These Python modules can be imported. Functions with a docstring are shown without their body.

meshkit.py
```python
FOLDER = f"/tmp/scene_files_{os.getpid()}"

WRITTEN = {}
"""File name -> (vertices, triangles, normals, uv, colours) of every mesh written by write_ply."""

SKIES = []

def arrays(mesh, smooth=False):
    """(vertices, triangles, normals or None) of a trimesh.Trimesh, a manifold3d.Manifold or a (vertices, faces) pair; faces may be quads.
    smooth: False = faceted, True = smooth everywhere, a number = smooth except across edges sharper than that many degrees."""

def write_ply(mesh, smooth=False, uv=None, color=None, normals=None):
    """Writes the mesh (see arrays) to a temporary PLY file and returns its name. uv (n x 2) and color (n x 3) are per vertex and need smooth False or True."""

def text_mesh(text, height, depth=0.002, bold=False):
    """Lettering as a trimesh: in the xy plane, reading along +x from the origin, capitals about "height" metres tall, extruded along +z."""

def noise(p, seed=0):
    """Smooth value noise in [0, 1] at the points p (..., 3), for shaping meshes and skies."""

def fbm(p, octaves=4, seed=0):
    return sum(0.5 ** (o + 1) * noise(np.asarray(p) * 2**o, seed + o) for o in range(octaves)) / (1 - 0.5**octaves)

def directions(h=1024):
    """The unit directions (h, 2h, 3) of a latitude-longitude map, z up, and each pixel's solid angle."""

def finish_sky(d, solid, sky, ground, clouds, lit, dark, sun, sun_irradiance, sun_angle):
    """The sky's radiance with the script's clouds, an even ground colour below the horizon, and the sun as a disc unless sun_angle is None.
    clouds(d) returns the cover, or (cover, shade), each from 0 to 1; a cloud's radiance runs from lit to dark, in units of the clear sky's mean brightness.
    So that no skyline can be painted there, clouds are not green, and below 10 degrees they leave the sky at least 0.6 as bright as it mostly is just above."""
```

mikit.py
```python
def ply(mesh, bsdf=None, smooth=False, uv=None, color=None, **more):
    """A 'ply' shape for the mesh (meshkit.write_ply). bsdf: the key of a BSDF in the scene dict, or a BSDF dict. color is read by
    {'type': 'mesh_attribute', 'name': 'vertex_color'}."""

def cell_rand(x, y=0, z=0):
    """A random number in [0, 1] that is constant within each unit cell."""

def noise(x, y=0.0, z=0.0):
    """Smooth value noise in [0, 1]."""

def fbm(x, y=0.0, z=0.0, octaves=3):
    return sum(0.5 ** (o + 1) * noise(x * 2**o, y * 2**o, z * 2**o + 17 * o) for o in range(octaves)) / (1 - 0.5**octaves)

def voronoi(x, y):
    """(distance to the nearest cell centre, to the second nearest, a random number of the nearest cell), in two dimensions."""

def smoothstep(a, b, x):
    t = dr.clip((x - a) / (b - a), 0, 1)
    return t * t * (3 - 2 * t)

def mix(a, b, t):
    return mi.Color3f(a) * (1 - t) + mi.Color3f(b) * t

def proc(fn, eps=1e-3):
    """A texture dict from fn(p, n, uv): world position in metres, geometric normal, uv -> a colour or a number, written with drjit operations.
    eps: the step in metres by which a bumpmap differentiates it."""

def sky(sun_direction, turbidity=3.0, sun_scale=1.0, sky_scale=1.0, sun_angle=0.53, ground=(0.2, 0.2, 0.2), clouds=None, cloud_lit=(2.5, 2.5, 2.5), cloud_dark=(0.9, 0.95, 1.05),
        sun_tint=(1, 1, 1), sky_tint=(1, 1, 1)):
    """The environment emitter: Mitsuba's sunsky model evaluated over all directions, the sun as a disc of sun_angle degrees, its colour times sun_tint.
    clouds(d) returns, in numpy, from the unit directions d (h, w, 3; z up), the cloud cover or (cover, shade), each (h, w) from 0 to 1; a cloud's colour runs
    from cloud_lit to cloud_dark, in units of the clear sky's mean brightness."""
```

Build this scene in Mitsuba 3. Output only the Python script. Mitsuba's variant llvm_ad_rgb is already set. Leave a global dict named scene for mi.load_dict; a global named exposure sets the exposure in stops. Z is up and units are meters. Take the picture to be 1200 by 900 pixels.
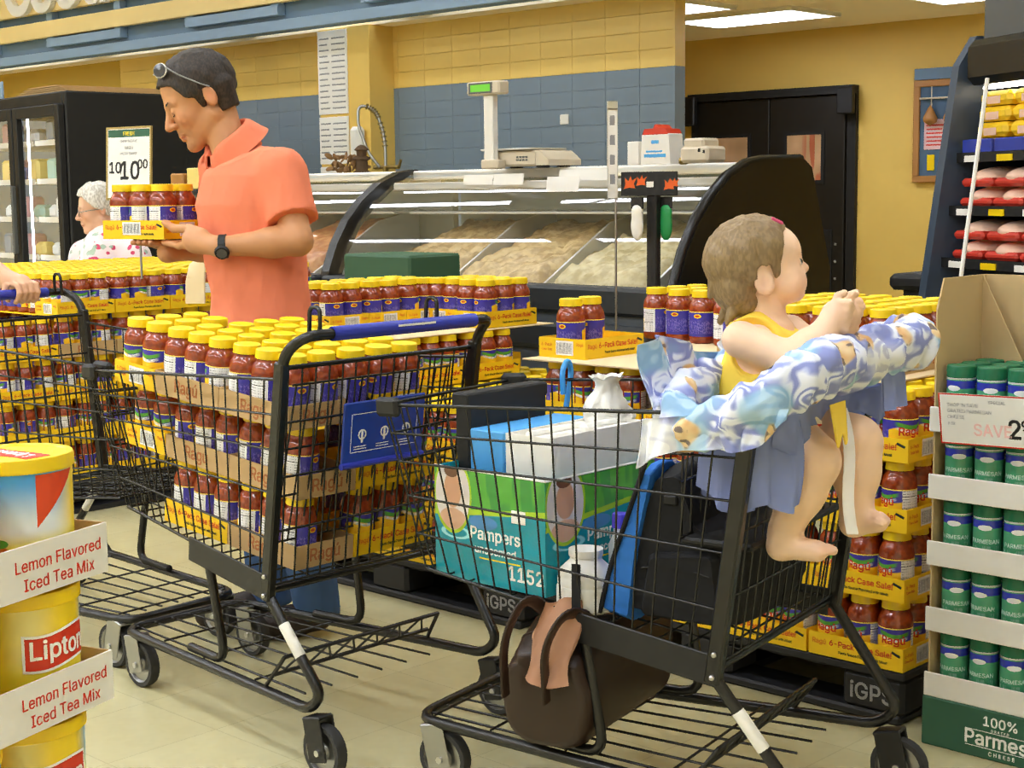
import math, random, numpy as np, trimesh, drjit as dr, mitsuba as mi, mikit, meshkit
from shapely.geometry import Polygon
from mikit import proc, noise, fbm, voronoi, cell_rand, smoothstep, mix
random.seed(7); RNG = np.random.default_rng(7)
scene, labels = {}, {}
T4 = mi.ScalarTransform4f
PI = math.pi
# ------------------------------------------------------------------ camera, light, exposure
exposure = -0.1
FOCAL, PITCH, ROLL, YAW, EYE = 1794.0, .1242, -.0118, .7594, np.array([0, 0, 1.306])
def camera_axes():
    fw = np.array([-math.sin(YAW)*math.cos(PITCH), math.cos(YAW)*math.cos(PITCH), -math.sin(PITCH)])
    r = np.array([math.cos(YAW), math.sin(YAW), 0]); u = np.cross(r, fw)
    return math.cos(ROLL)*r + math.sin(ROLL)*u, -math.sin(ROLL)*r + math.cos(ROLL)*u, fw
CR, CU, CF = camera_axes()
def at(px, py, d):
    """the world point seen at a pixel of the 1200 x 900 frame, d metres deep"""
    return EYE + d*(CF + (px-600)/FOCAL*CR - (py-450)/FOCAL*CU)
scene['camera'] = {'type': 'perspective', 'fov': 2*math.degrees(math.atan(600/FOCAL)), 'fov_axis': 'x', 'near_clip': .05, 'far_clip': 100.,
                   'to_world': T4().look_at(origin=EYE.tolist(), target=(EYE+CF).tolist(), up=CU.tolist())}
scene['air_light'] = {'type': 'constant', 'radiance': {'type': 'rgb', 'value': [.02, .019, .017]}}
LAMP_MAIN, LAMP_LOW, LAMP_CASE = 21.0, 7.0, 6.0
LAMP_TINT = np.array([.90, .97, 1.10])
# ------------------------------------------------------------------ helpers
def lin(c):
    if isinstance(c, str): c = [int(c[i:i+2], 16) for i in (0, 2, 4)]
    c = np.array(c, float)/255
    return np.where(c <= .04045, c/12.92, ((c+.055)/1.055)**2.4).tolist()
def rgb(c): return {'type': 'rgb', 'value': lin(c)}
def mat(name, col, rough=.5, metal=0., spec=.5, coat=0., sheen=0., tex=None):
    b = {'type': 'principled', 'base_color': tex if tex is not None else rgb(col), 'roughness': rough, 'metallic': metal}
    if not metal: b['specular'] = spec
    if coat: b['clearcoat'] = coat; b['clearcoat_gloss'] = .95
    if sheen: b['sheen'] = sheen
    scene[name] = {'type': 'twosided', 'bsdf': b}
    return name
def pmat(name, fn, rough=.5, **k): return mat(name, None, rough, tex=proc(fn), **k)
def vmat(name, rough=.5, **k): return mat(name, None, rough, tex={'type': 'mesh_attribute', 'name': 'vertex_color'}, **k)
counts = {}
def number(name):
    n = counts.get(name, 0); counts[name] = n+1
    return name if n == 0 else f'{name}_{n:03d}'
def key_of(name, parent=None):
    return number(name if parent is None else parent+'__'+name)
def say(key, label, cat=None, group=None, kind=None):
    d = {'label': label}
    if cat: d['category'] = cat
    if group: d['group'] = group
    if kind: d['kind'] = kind
    labels[key] = d
    return key
def thing(name, label, cat, group=None): return say(number(name), label, cat, group)
def add(name, mesh, m, parent=None, to=None, smooth=False, label=None, kind=None, **k):
    key = key_of(name, parent)
    d = mesh if isinstance(mesh, dict) else mikit.ply(mesh, m, smooth, **k)
    scene[key] = d if to is None else {**d, 'to_world': to}
    if label or kind: labels[key] = {**({'label': label} if label else {}), **({'kind': kind} if kind else {})}
    return key
def struct(name, mesh, m, label=None, smooth=False, **k):
    key = number(name); scene[key] = mikit.ply(mesh, m, smooth, **k)
    labels[key] = {'kind': 'structure', **({'label': label} if label else {})}
    return key
def single(name, mesh, m, label, cat, group=None, smooth=False, to=None, **k):
    key = add(name, mesh, m, None, to, smooth, **k); return say(key, label, cat, group)
def TR(x=0, y=0, z=0, yaw=0., pitch=0., s=1.):
    """place: rotate about z by yaw, then move (pitch about local y first)"""
    c, n = math.cos(yaw), math.sin(yaw); a, b = math.cos(pitch), math.sin(pitch)
    m = np.eye(4); m[:3, :3] = np.array([[c, -n, 0], [n, c, 0], [0, 0, 1.]]) @ np.array([[a, 0, b], [0, 1, 0], [-b, 0, a]])*s
    m[:3, 3] = x, y, z
    return T4(m)
def mul(a, b): return T4(np.array(a.matrix) @ np.array(b.matrix))
def frame(o, ex, ey, s=1.):
    """matrix that takes x to ex, y to ey and z to their normal"""
    ex = np.array(ex, float); ey = np.array(ey, float); ex /= np.linalg.norm(ex); ey = ey-ex*(ey@ex); ey /= np.linalg.norm(ey)
    m = np.eye(4); m[:3, 0], m[:3, 1], m[:3, 2], m[:3, 3] = ex*s, ey*s, np.cross(ex, ey)*s, o
    return m
def moved(mesh, m):
    q = mesh.copy(); q.apply_transform(np.array(m.matrix) if not isinstance(m, np.ndarray) else m); return q
cat_ = trimesh.util.concatenate
def box(x0, x1, y0, y1, z0, z1):
    m = trimesh.creation.box((x1-x0, y1-y0, z1-z0)); m.apply_translation(((x0+x1)/2, (y0+y1)/2, (z0+z1)/2)); return m
def bevel_box(x0, x1, y0, y1, z0, z1, b=.004):
    cx, cy, cz = (x0+x1)/2, (y0+y1)/2, (z0+z1)/2
    P = []
    for sx in (-1, 1):
        for sy in (-1, 1):
            for sz in (-1, 1):
                hx, hy, hz = (x1-x0)/2, (y1-y0)/2, (z1-z0)/2
                P += [(cx+sx*(hx-b), cy+sy*(hy-b), cz+sz*hz), (cx+sx*(hx-b), cy+sy*hy, cz+sz*(hz-b)), (cx+sx*hx, cy+sy*(hy-b), cz+sz*(hz-b))]
    return trimesh.convex.convex_hull(np.array(P))
def fillet(pts, rad, n=5, closed=False):
    pts = [np.array(p, float) for p in pts]; out = []
    N = len(pts)
    for i, p in enumerate(pts):
        if not closed and i in (0, N-1): out.append(p); continue
        a, b = pts[i-1], pts[(i+1) % N]
        u, v = a-p, b-p; lu, lv = np.linalg.norm(u), np.linalg.norm(v)
        t = min(rad, lu*.48, lv*.48); u, v = u/lu*t, v/lv*t
        for k in range(n+1):
            s = k/n; out.append(p+u*(1-s)**2+v*s**2)
    return np.array(out)
def tube(pts, r, seg=8, closed=False, flat=None):
    pts = np.array(pts, float); N = len(pts)
    rr = np.full(N, r) if np.isscalar(r) else np.array(r, float)
    t = np.gradient(pts, axis=0) if not closed else np.roll(pts, -1, 0)-np.roll(pts, 1, 0)
    t /= np.linalg.norm(t, axis=1, keepdims=True)+1e-12
    n = np.cross(t[0], [0, 0, 1.]); 
    if np.linalg.norm(n) < .1: n = np.cross(t[0], [1., 0, 0])
    n /= np.linalg.norm(n); rings = []
    a = np.arange(seg)/seg*2*PI
    for i in range(N):
        n = n-t[i]*(n@t[i]); n /= np.linalg.norm(n); b = np.cross(t[i], n)
        rings.append(pts[i]+rr[i]*(np.cos(a)[:, None]*n+np.sin(a)[:, None]*b*(flat or 1)))
    V = np.vstack(rings); F = []
    k = np.arange(seg); k2 = (k+1) % seg
    for i in range(N if closed else N-1):
        A, B = i*seg, ((i+1) % N)*seg
        F.append(np.stack([A+k, A+k2, B+k2], 1)); F.append(np.stack([A+k, B+k2, B+k], 1))
    if not closed:
        V = np.vstack([V, pts[:1], pts[-1:]]); c0 = N*seg; e = (N-1)*seg
        F.append(np.stack([k2, k, k*0+c0], 1)); F.append(np.stack([e+k, e+k2, k*0+c0+1], 1))
    return trimesh.Trimesh(V, np.vstack(F), process=False)
def rod(a, b, r, seg=6): return tube([a, b], r, seg)
def lathe(prof, seg=24, uv=False):
    prof = np.array(prof, float); a = np.arange(seg+1)/seg*2*PI if uv else np.arange(seg)/seg*2*PI
    n = len(a); V = np.stack([np.outer(prof[:, 0], np.cos(a)), np.outer(prof[:, 0], np.sin(a)), np.repeat(prof[:, 1:2], n, 1)], -1).reshape(-1, 3)
    F = []
    for i in range(len(prof)-1):
        k = np.arange(seg); k2 = (k+1) % n; A, B = i*n, (i+1)*n
        F += [np.stack([A+k, A+k2, B+k2], 1), np.stack([A+k, B+k2, B+k], 1)]
    F = np.vstack(F); F = F[(F[:, 0] != F[:, 1])]
    m = trimesh.Trimesh(V, F, process=False)
    if uv:
        v = (prof[:, 1]-prof[0, 1])/(prof[-1, 1]-prof[0, 1]); U = np.stack([np.tile(a/(2*PI), len(prof)), np.repeat(v, n)], 1); return m, U
    return m
def prism(poly, depth, o=(0, 0, 0), ex=(1, 0, 0), ey=(0, 1, 0)):
    m = trimesh.creation.extrude_polygon(poly if hasattr(poly, 'geoms') or hasattr(poly, 'exterior') else Polygon(poly), depth, engine='earcut')
    m.apply_transform(frame(o, ex, ey)); return m
def sheet(P, thick=.0015):
    """a closed thin sheet from a grid of points (n, m, 3)"""
    P = np.array(P, float); n, m = P.shape[:2]
    du, dv = np.gradient(P, axis=0), np.gradient(P, axis=1); N = np.cross(du, dv); N /= np.linalg.norm(N, axis=-1, keepdims=True)+1e-12
    V = np.vstack([(P+N*thick/2).reshape(-1, 3), (P-N*thick/2).reshape(-1, 3)]); I = np.arange(n*m).reshape(n, m); o = n*m
    a, b, c, d = I[:-1, :-1].ravel(), I[1:, :-1].ravel(), I[1:, 1:].ravel(), I[:-1, 1:].ravel()
    F = [np.stack([a, b, c], 1), np.stack([a, c, d], 1), np.stack([a, c, b], 1)+o, np.stack([a, d, c], 1)+o]
    E = np.concatenate([I[0, :], I[1:, -1], I[-1, -2::-1], I[-2:0:-1, 0]]); E2 = np.roll(E, -1)
    F += [np.stack([E, E2+o, E2], 1), np.stack([E, E+o, E2+o], 1)]
    return trimesh.Trimesh(V, np.vstack(F), process=False)
_text = {}
def text(s, h, depth=.0008, bold=False, align='c'):
    k = (s, bold)
    if k not in _text: _text[k] = meshkit.text_mesh(s, 1., .01, bold)
    m = _text[k].copy(); w = m.bounds[1, 0]-m.bounds[0, 0]
    m.apply_translation((-m.bounds[0, 0]-(w/2 if align == 'c' else 0), 0, 0)); m.apply_scale((h, h, depth/.01)); return m
def on_face(m, o, ex, ey): return moved(m, frame(o, ex, ey))
# ---- organic bodies: smooth union of round cones and ellipsoids, meshed by surface nets
def rcone(a, b, r1, r2):
    a, b = np.array(a, float), np.array(b, float); ab = b-a; L2 = ab@ab+1e-12
    def f(p):
        t = np.clip(((p-a)@ab)/L2, 0, 1); return np.linalg.norm(p-a-t[:, None]*ab, axis=1)-(r1+(r2-r1)*t)
    return f
def ball(c, r):
    c = np.array(c, float); return lambda p: np.linalg.norm(p-c, axis=1)-r
def ellip(c, r, R=None):
    c, r = np.array(c, float), np.array(r, float)
    def f(p):
        q = p-c
        if R is not None: q = q@R
        k0 = np.linalg.norm(q/r, axis=1); k1 = np.linalg.norm(q/r**2, axis=1)+1e-9
        return np.where(k0 < .05, -r.min(), k0*(k0-1)/k1)
    return f
def smin(a, b, k):
    h = np.clip(.5+.5*(b-a)/k, 0, 1); return b+(a-b)*h-k*h*(1-h)
def smax(a, b, k): return -smin(-a, -b, k)
def blob(parts, k=.02):
    """parts: (f, k) or f, joined smoothly in order"""
    def F(p):
        d = None
        for q in parts:
            f, kk = q if isinstance(q, tuple) else (q, k)
            e = f(p); d = e if d is None else (smin(d, e, kk) if kk > 0 else smax(d, -e, -kk))
        return d
    return F
def nets(F, lo, hi, h, B=8):
    lo, hi = np.array(lo, float), np.array(hi, float)
    nb = np.ceil((hi-lo)/h/B).astype(int)+1; n = nb*B
    c = np.stack(np.meshgrid(*[np.arange(k) for k in nb], indexing='ij'), -1).reshape(-1, 3)
    d = F(lo+(c*B+B/2-.5)*h); G = np.empty(n, np.float32)
    G.reshape(nb[0], B, nb[1], B, nb[2], B)[:] = np.where(d < 0, -1., 1.).reshape(nb)[:, None, :, None, :, None]
    act = c[np.abs(d) < h*B*1.5]
    off = np.stack(np.meshgrid(*[np.arange(B)]*3, indexing='ij'), -1).reshape(-1, 3)
    V6 = G.reshape(nb[0], B, nb[1], B, nb[2], B)
    for i in range(0, len(act), 400):
        a = act[i:i+400]; P = lo+((a*B)[:, None]+off[None])*h
        e = F(P.reshape(-1, 3)).reshape(len(a), B, B, B)
        V6[a[:, 0], :, a[:, 1], :, a[:, 2], :] = e
    S = G < 0; cnt = np.zeros(n-1, np.int8)
    sl = lambda o: tuple(slice(o[k], n[k]-1+o[k]) for k in range(3))
    cor = [(i, j, k) for i in (0, 1) for j in (0, 1) for k in (0, 1)]
    for o in cor: cnt += S[sl(o)]
    cells = np.argwhere((cnt > 0) & (cnt < 8)); idx = np.full(n-1, -1, np.int64); idx[tuple(cells.T)] = np.arange(len(cells))
    val = np.stack([G[tuple((cells+o).T)] for o in cor], 1); acc = np.zeros((len(cells), 3)); w = np.zeros(len(cells))
    for a in range(8):
        for b in range(a+1, 8):
            A, Bc = np.array(cor[a]), np.array(cor[b])
            if np.abs(A-Bc).sum() != 1: continue
            m = (val[:, a] < 0) != (val[:, b] < 0); t = val[:, a]/np.where(m, val[:, a]-val[:, b], 1)
            acc += np.where(m[:, None], A+t[:, None]*(Bc-A), 0); w += m
    V = lo+(cells+acc/w[:, None])*h; Q = []
    for ax in range(3):
        u, v = (ax+1) % 3, (ax+2) % 3
        s0 = [slice(1, n[k]-1) for k in range(3)]; s0[ax] = slice(0, n[ax]-1); s1 = list(s0); s1[ax] = slice(1, n[ax])
        A, Bs = S[tuple(s0)], S[tuple(s1)]; e = np.argwhere(A != Bs); st = A[tuple(e.T)]
        e = e+np.array([0 if k == ax else 1 for k in range(3)])
        du, dv = np.eye(3, dtype=int)[u], np.eye(3, dtype=int)[v]
        q = np.stack([idx[tuple((e-du*a-dv*b).T)] for a, b in ((0, 0), (1, 0), (1, 1), (0, 1))], 1)
        q = np.where(st[:, None], q, q[:, ::-1]); Q.append(q)
    Q = np.vstack(Q); Q = Q[(Q >= 0).all(1)]
    m = trimesh.Trimesh(V, np.vstack([Q[:, [0, 1, 2]], Q[:, [0, 2, 3]]]), process=False)
    return m
def rot(axis, a):
    return trimesh.transformations.rotation_matrix(a, axis)[:3, :3]
# ------------------------------------------------------------------ materials
mat('black_paint', '0d0d0d', .3, coat=.4); mat('black_plastic', '131313', .5); mat('pallet_black', '1d1d20', .6); mat('rubber', '2b2b2b', .7)
mat('chrome', 'd0d0d0', .18, metal=1.); mat('steel', 'a8a8a6', .35, metal=1.); mat('blue_plastic', '2b36a0', .35); mat('panel_blue', '24409c', .4)
mat('white_paper', 'e8e6e0', .7); mat('white_plastic', 'e2e0d8', .4); mat('lid_yellow', 'f0cd12', .3, coat=.3); mat('tray_yellow', 'f0c40e', .55)
mat('card_brown', 'b9996a', .8); mat('card_pale', 'cdb890', .8); mat('ink_red', 'c8301c', .6); mat('ink_orange', 'd8741e', .6); mat('ink_black', '1a1a1a', .6); mat('ink_grey', '8d8d90', .7)
mat('sauce', '86290f', .16, coat=1.); mat('white_card', 'e4e1da', .65); mat('ink_white', 'eeeeea', .6); mat('green_card', '2d5a44', .6)
mat('wood', 'a8753c', .5); mat('beige_plastic', 'c8bca6', .5); mat('dark_door', '17140f', .45); mat('grey_metal', '5a5c5c', .5, metal=.3)
mat('black_matte', '121110', .6); mat('cloth_black', '0e0e11', .85, sheen=.15); mat('cloth_blue', '2a6fc4', .8); mat('teal', '128f9c', .5); mat('purple_ink', '3a3690', .5)
# ------------------------------------------------------------------ the setting
def floor_fn(p, n, uv):
    m = fbm(p.x*3, p.y*3, 0, 3); s = noise(p.x*60, p.y*60, 3)
    tx, ty = p.x/.3048, p.y/.3048
    tile = cell_rand(tx, ty, 5)
    c = mix(lin('b2a97e'), lin('c4bd94'), m*.6+tile*.25+s*.15)
    fx, fy = dr.abs(tx-dr.floor(tx)-.5), dr.abs(ty-dr.floor(ty)-.5)
    seam = smoothstep(.492, .499, dr.maximum(fx, fy))
    return c*(1-.18*seam)
pmat('vinyl', floor_fn, .28, spec=.4)
mat('wall_yellow', 'dcb95e', .6); mat('wall_yellow_tile', 'e2bf66', .35); mat('wall_blue_tile', '6e7e8c', .35); mat('grout_blue', '85919c', .8); mat('grout_yellow', 'bf9c3e', .8)
mat('ceiling_cream', 'd8c9a6', .9); mat('ceiling_white', 'e8e6e0', .9); mat('fascia_blue', '66809a', .6); mat('fascia_light', '86a0bc', .6); mat('fascia_cream', 'e6cf90', .6); mat('wall_plain', 'd8cfb8', .8)
YW, YD, ZL, ZH = 8.2, 10.95, 2.6, 4.3
struct('floor', box(-18, 3, -5, 13, -.1, 0), 'vinyl', 'beige speckled vinyl tile floor')
struct('ceiling', box(-18, 3, -5, 7.86, ZH, ZH+.1), 'ceiling_white')
struct('ceiling', cat_([box(-18, 3, 8.02, 11.1, ZL, ZL+.1), box(-18, 3, 7.86, 8.02, ZL+.2, ZL+.25), box(-18, 3, 8.0, 8.02, ZL, ZL+.25)]), 'ceiling_cream', 'low cream ceiling over the service counter')  # slot behind the bulkhead is shaped to conceal the added wall lights
struct('wall_left', box(-18.15, -18, -5, 11.1, 0, ZH), 'wall_yellow')
struct('wall_right', box(3, 3.15, -5, 11.1, 0, ZH), 'wall_plain')
struct('wall_front', box(-18, 3, -5.15, -5, 0, ZH), 'wall_plain')
XC = -6.27
wb = struct('wall_back', box(-18, XC-.012, YW+.012, YW+.11, 0, ZL), 'grout_yellow', 'tiled wall, yellow above a slate blue band, behind the counter')
# glazed wall tiles: stretcher 0.30 x 0.115, above the counter
ZB = 2.125
tile_ply = {}
def tile_at(x0, x1, z0, z1, m):
    k = (round(x1-x0, 3), round(z1-z0, 3), m)
    if k not in tile_ply: tile_ply[k] = mikit.ply(bevel_box(0, x1-x0-.0016, 0, .02, 0, z1-z0-.0016, .0012), m)
    add('tile', tile_ply[k], m, wb, TR(x0+.0008, YW+(hash((int(x0*50), int(z0*50))) % 5)*.0002, z0+.0008))
rows = [ZB-.12*i for i in range(1, 7)]
for z in rows:
    for i in range(20):
        x1 = XC-.3*i
        tile_at(x1-.3, x1, z, z+.12, 'wall_blue_tile')
for k in range(4):
    z = ZB+.119*k
    for i in range(22):
        x1 = XC-.3*i; tile_at(x1-.3, x1, z, z+.119, 'wall_yellow_tile')
struct('wall_return', box(XC-.012, XC, YW, YW+.11, 0, ZB), 'wall_blue_tile', 'short end of the tiled wall, blue below yellow')
struct('wall_return', box(XC-.012, XC, YW, YW+.11, ZB, ZL), 'wall_yellow_tile')
struct('wall_back_base', cat_([box(-18, XC-.012, YW, YW+.012, 0, ZB-.72), box(-18, XC-.012, YW+.006, YW+.012, ZB-.72, ZB)]), 'grout_blue', 'slate blue band of the tiled wall')
wd = struct('wall_door', box(-18, 3, YD, YD+.15, 0, ZL), 'wall_yellow', 'plain yellow wall with the black double door')
# bulkhead above the counter
fs = struct('wall_fascia', box(-18, 3, 7.74, 7.86, ZL, ZH), 'fascia_blue', 'slate blue bulkhead with cream rails')
add('lower_rail', box(-18, 3, 7.70, 7.74, ZL, ZL+.08), 'fascia_light', fs)
add('cream_rail', box(-18, 3, 7.64, 7.70, ZL+.206, ZL+.352), 'fascia_cream', fs)
add('cream_rail', box(-18, 3, 7.64, 7.70, ZL+.433, ZL+1.3), 'fascia_cream', fs)
x = -17.73
for k in range(9):
    add('bracket', cat_([box(x, x+1.25, 7.66, 7.735, ZL+.115, ZL+.19), box(x, x+.1, 7.67, 7.735, ZL+.19, ZL+.433), box(x+1.15, x+1.25, 7.67, 7.735, ZL+.19, ZL+.433)]), 'fascia_light', fs)
    x += 2.24
sg = thing('bulkhead_sign', 'raised white letters along the cream rail at upper left', 'sign')
for i, ch in enumerate('Good'):
    add('letter', on_face(text(ch, .56, .05, True), (-13.62+i*.44, 7.635, ZL+.447), (1, 0, 0), (0, 0, 1)), 'white_plastic', sg)
# column with paper charts
col = struct('column', box(-9.62, -9.02, YW-.25, YW, 0, ZL), 'wall_yellow', 'yellow square column against the tiled wall')
pc = thing('price_chart', 'tall white price chart of three sheets taped to the yellow column', 'chart')
for k, (z0, z1) in enumerate([(1.0, 1.54), (1.55, 1.93), (1.94, 2.6)]):
    s_ = add('paper_sheet', box(-9.62, -9.27, YW-.262, YW-.252, z0, z1-.012), 'white_paper', pc)
    lines = [box(-9.6, -9.5 if j % 2 else -9.48, YW-.2635, YW-.262, z, z+.012) for j, z in enumerate(np.arange(z0+.04, z1-.06, .045))] + [box(-9.45, -9.29, YW-.2635, YW-.262, z, z+.012) for z in np.arange(z0+.04, z1-.06, .045)]
    add('print_lines', cat_(lines), 'ink_grey', s_)
single('soap_dispenser', bevel_box(-9.19, -9.06, YW-.34, YW-.25, 1.52, 1.83, .03), 'white_plastic', 'white soap dispenser mounted on the yellow column', 'dispenser')
single('wall_socket', bevel_box(-7.28, -7.2, YW-.01, YW, 1.78, 1.85, .003), 'white_plastic', 'small white socket on the blue tiled wall', 'socket')
fp = thing('spray_faucet', 'brass coil hose faucet standing against the blue tiles behind the counter', 'faucet')
a = at(452, 196, 10.9); b = at(427, 130, 10.9)
hose = fillet([a, at(451, 160, 10.9), at(440, 128, 10.9), at(420, 122, 10.9), at(419, 145, 10.9), at(432, 180, 10.9), at(445, 196, 10.9)], .3, 6)
add('hose', tube(hose, .011, 6), 'steel', fp, smooth=True)
coil = []
for i in range(len(hose)-30):
    pass
mat('brass', '8a7440', .35, metal=.8)
add('coil', cat_([moved(trimesh.creation.torus(.018, .004, 10, 5), frame(hose[i], np.cross(hose[i+1]-hose[i-1], (0.1, .2, 1)), np.cross(hose[i+1]-hose[i-1], np.cross(hose[i+1]-hose[i-1], (0.1, .2, 1))))) for i in range(2, 16)]), 'brass', fp)
add('base', rod((a[0], a[1], 0), a, .02, 8), 'brass', fp)
add('valve', cat_([rod(a+(-.12, 0, .0), a+(.14, 0, .0), .014, 8), rod(a+(.14, 0, 0), a+(.16, 0, .05), .01, 6)]), 'brass', fp)
# double swing door
dk = struct('door_1', bevel_box(-8.07, -7.345, YD-.06, YD-.005, .01, 2.06, .006), 'dark_door', 'left leaf of the black double swing door')
def door_window(dr_, x0, x1, z0, z1):
    f = .03
    add('window_frame', cat_([box(x0-f, x1+f, YD-.072, YD-.06, z1, z1+f), box(x0-f, x1+f, YD-.072, YD-.06, z0-f, z0), box(x0-f, x0, YD-.072, YD-.06, z0, z1), box(x1, x1+f, YD-.072, YD-.06, z0, z1)]), 'black_matte', dr_)
    return add('window_pane', box(x0, x1, YD-.068, YD-.0605, z0, z1), 'door_view', dr_)
def view_fn(p, n, uv):
    t = smoothstep(1.35, 1.7, p.z); c = mix(lin('a8845c'), lin('c8a27c'), noise(p.x*14, p.z*9, 2))
    s = smoothstep(.6, .7, noise(p.x*22, p.z*3, 7))
    c = mix(c, lin('a83a1c'), s*.7*smoothstep(-7.05, -6.95, p.x))
    return c
pmat('door_view', view_fn, .25)
door_window(dk, -7.88, -7.55, 1.38, 1.75)
d2 = struct('door_2', bevel_box(-7.335, -6.62, YD-.06, YD-.005, .01, 2.06, .006), 'dark_door', 'right leaf of the black double swing door')
door_window(d2, -7.16, -6.83, 1.38, 1.75)
add('kick_plate', bevel_box(-7.25, -6.72, YD-.075, YD-.06, .15, .98, .004), 'black_plastic', d2)
add('rivet_row', cat_([moved(trimesh.creation.icosphere(1, .012), frame((-6.69, YD-.062, z), (1, 0, 0), (0, 1, 0))) for z in np.arange(.3, .98, .14)]), 'steel', d2)
add('kick_plate', bevel_box(-8.0, -7.42, YD-.075, YD-.06, .15, .98, .004), 'black_plastic', dk)
tr = struct('trim_1', cat_([box(-8.16, -6.53, YD-.1, YD, 2.065, 2.13), box(-6.61, -6.53, YD-.04, YD, 0, 2.065), box(-8.16, -8.08, YD-.04, YD, 0, 2.065)]), 'black_matte', 'black frame of the double door')
add('hinge', bevel_box(-6.64, -6.5, YD-.16, YD-.1, 1.9, 2.11, .01), 'black_plastic', tr); add('hinge', bevel_box(-8.19, -8.05, YD-.16, YD-.1, 1.86, 2.11, .01), 'black_plastic', tr)
single('pull_chain', cat_([moved(trimesh.creation.icosphere(1, .022), frame((-8.3, YD-.03, z), (1, 0, 0), (0, 1, 0))) for z in np.arange(1.45, 2.12, .045)]), 'black_plastic', 'dark chain hanging beside the double door', 'chain')
# bulletin board
bb = thing('notice_board', 'wood framed blue notice board on the yellow wall', 'notice board')
X0, X1, Z0, Z1 = -6.02, -4.9, 1.35, 2.13
mat('board_blue', '47607a', .7); mat('paper_pink', 'd8b4b4', .7)
add('board', box(X0+.04, X1-.04, YD-.03, YD, Z0+.04, Z1-.04), 'board_blue', bb)
for q in ((X0, X1, Z0, Z0+.05), (X0, X1, Z1-.05, Z1), (X0, X0+.05, Z0+.05, Z1-.05), (X1-.05, X1, Z0+.05, Z1-.05)): add('frame_strip', bevel_box(q[0], q[1], YD-.05, YD, q[2], q[3], .004), 'wood', bb)
add('header', box(X0, X1, YD-.04, YD, Z1+.005, Z1+.09), 'fascia_blue', bb)
add('notice', box(X0+.09, X0+.3, YD-.036, YD-.03, 1.6, 1.83), 'paper_pink', bb)
add('notice_text', cat_([box(X0+.11, X0+.27-.03*(k % 2), YD-.038, YD-.036, 1.78-.03*k, 1.79-.03*k) for k in range(6)]), 'ink_red', bb)
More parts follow.
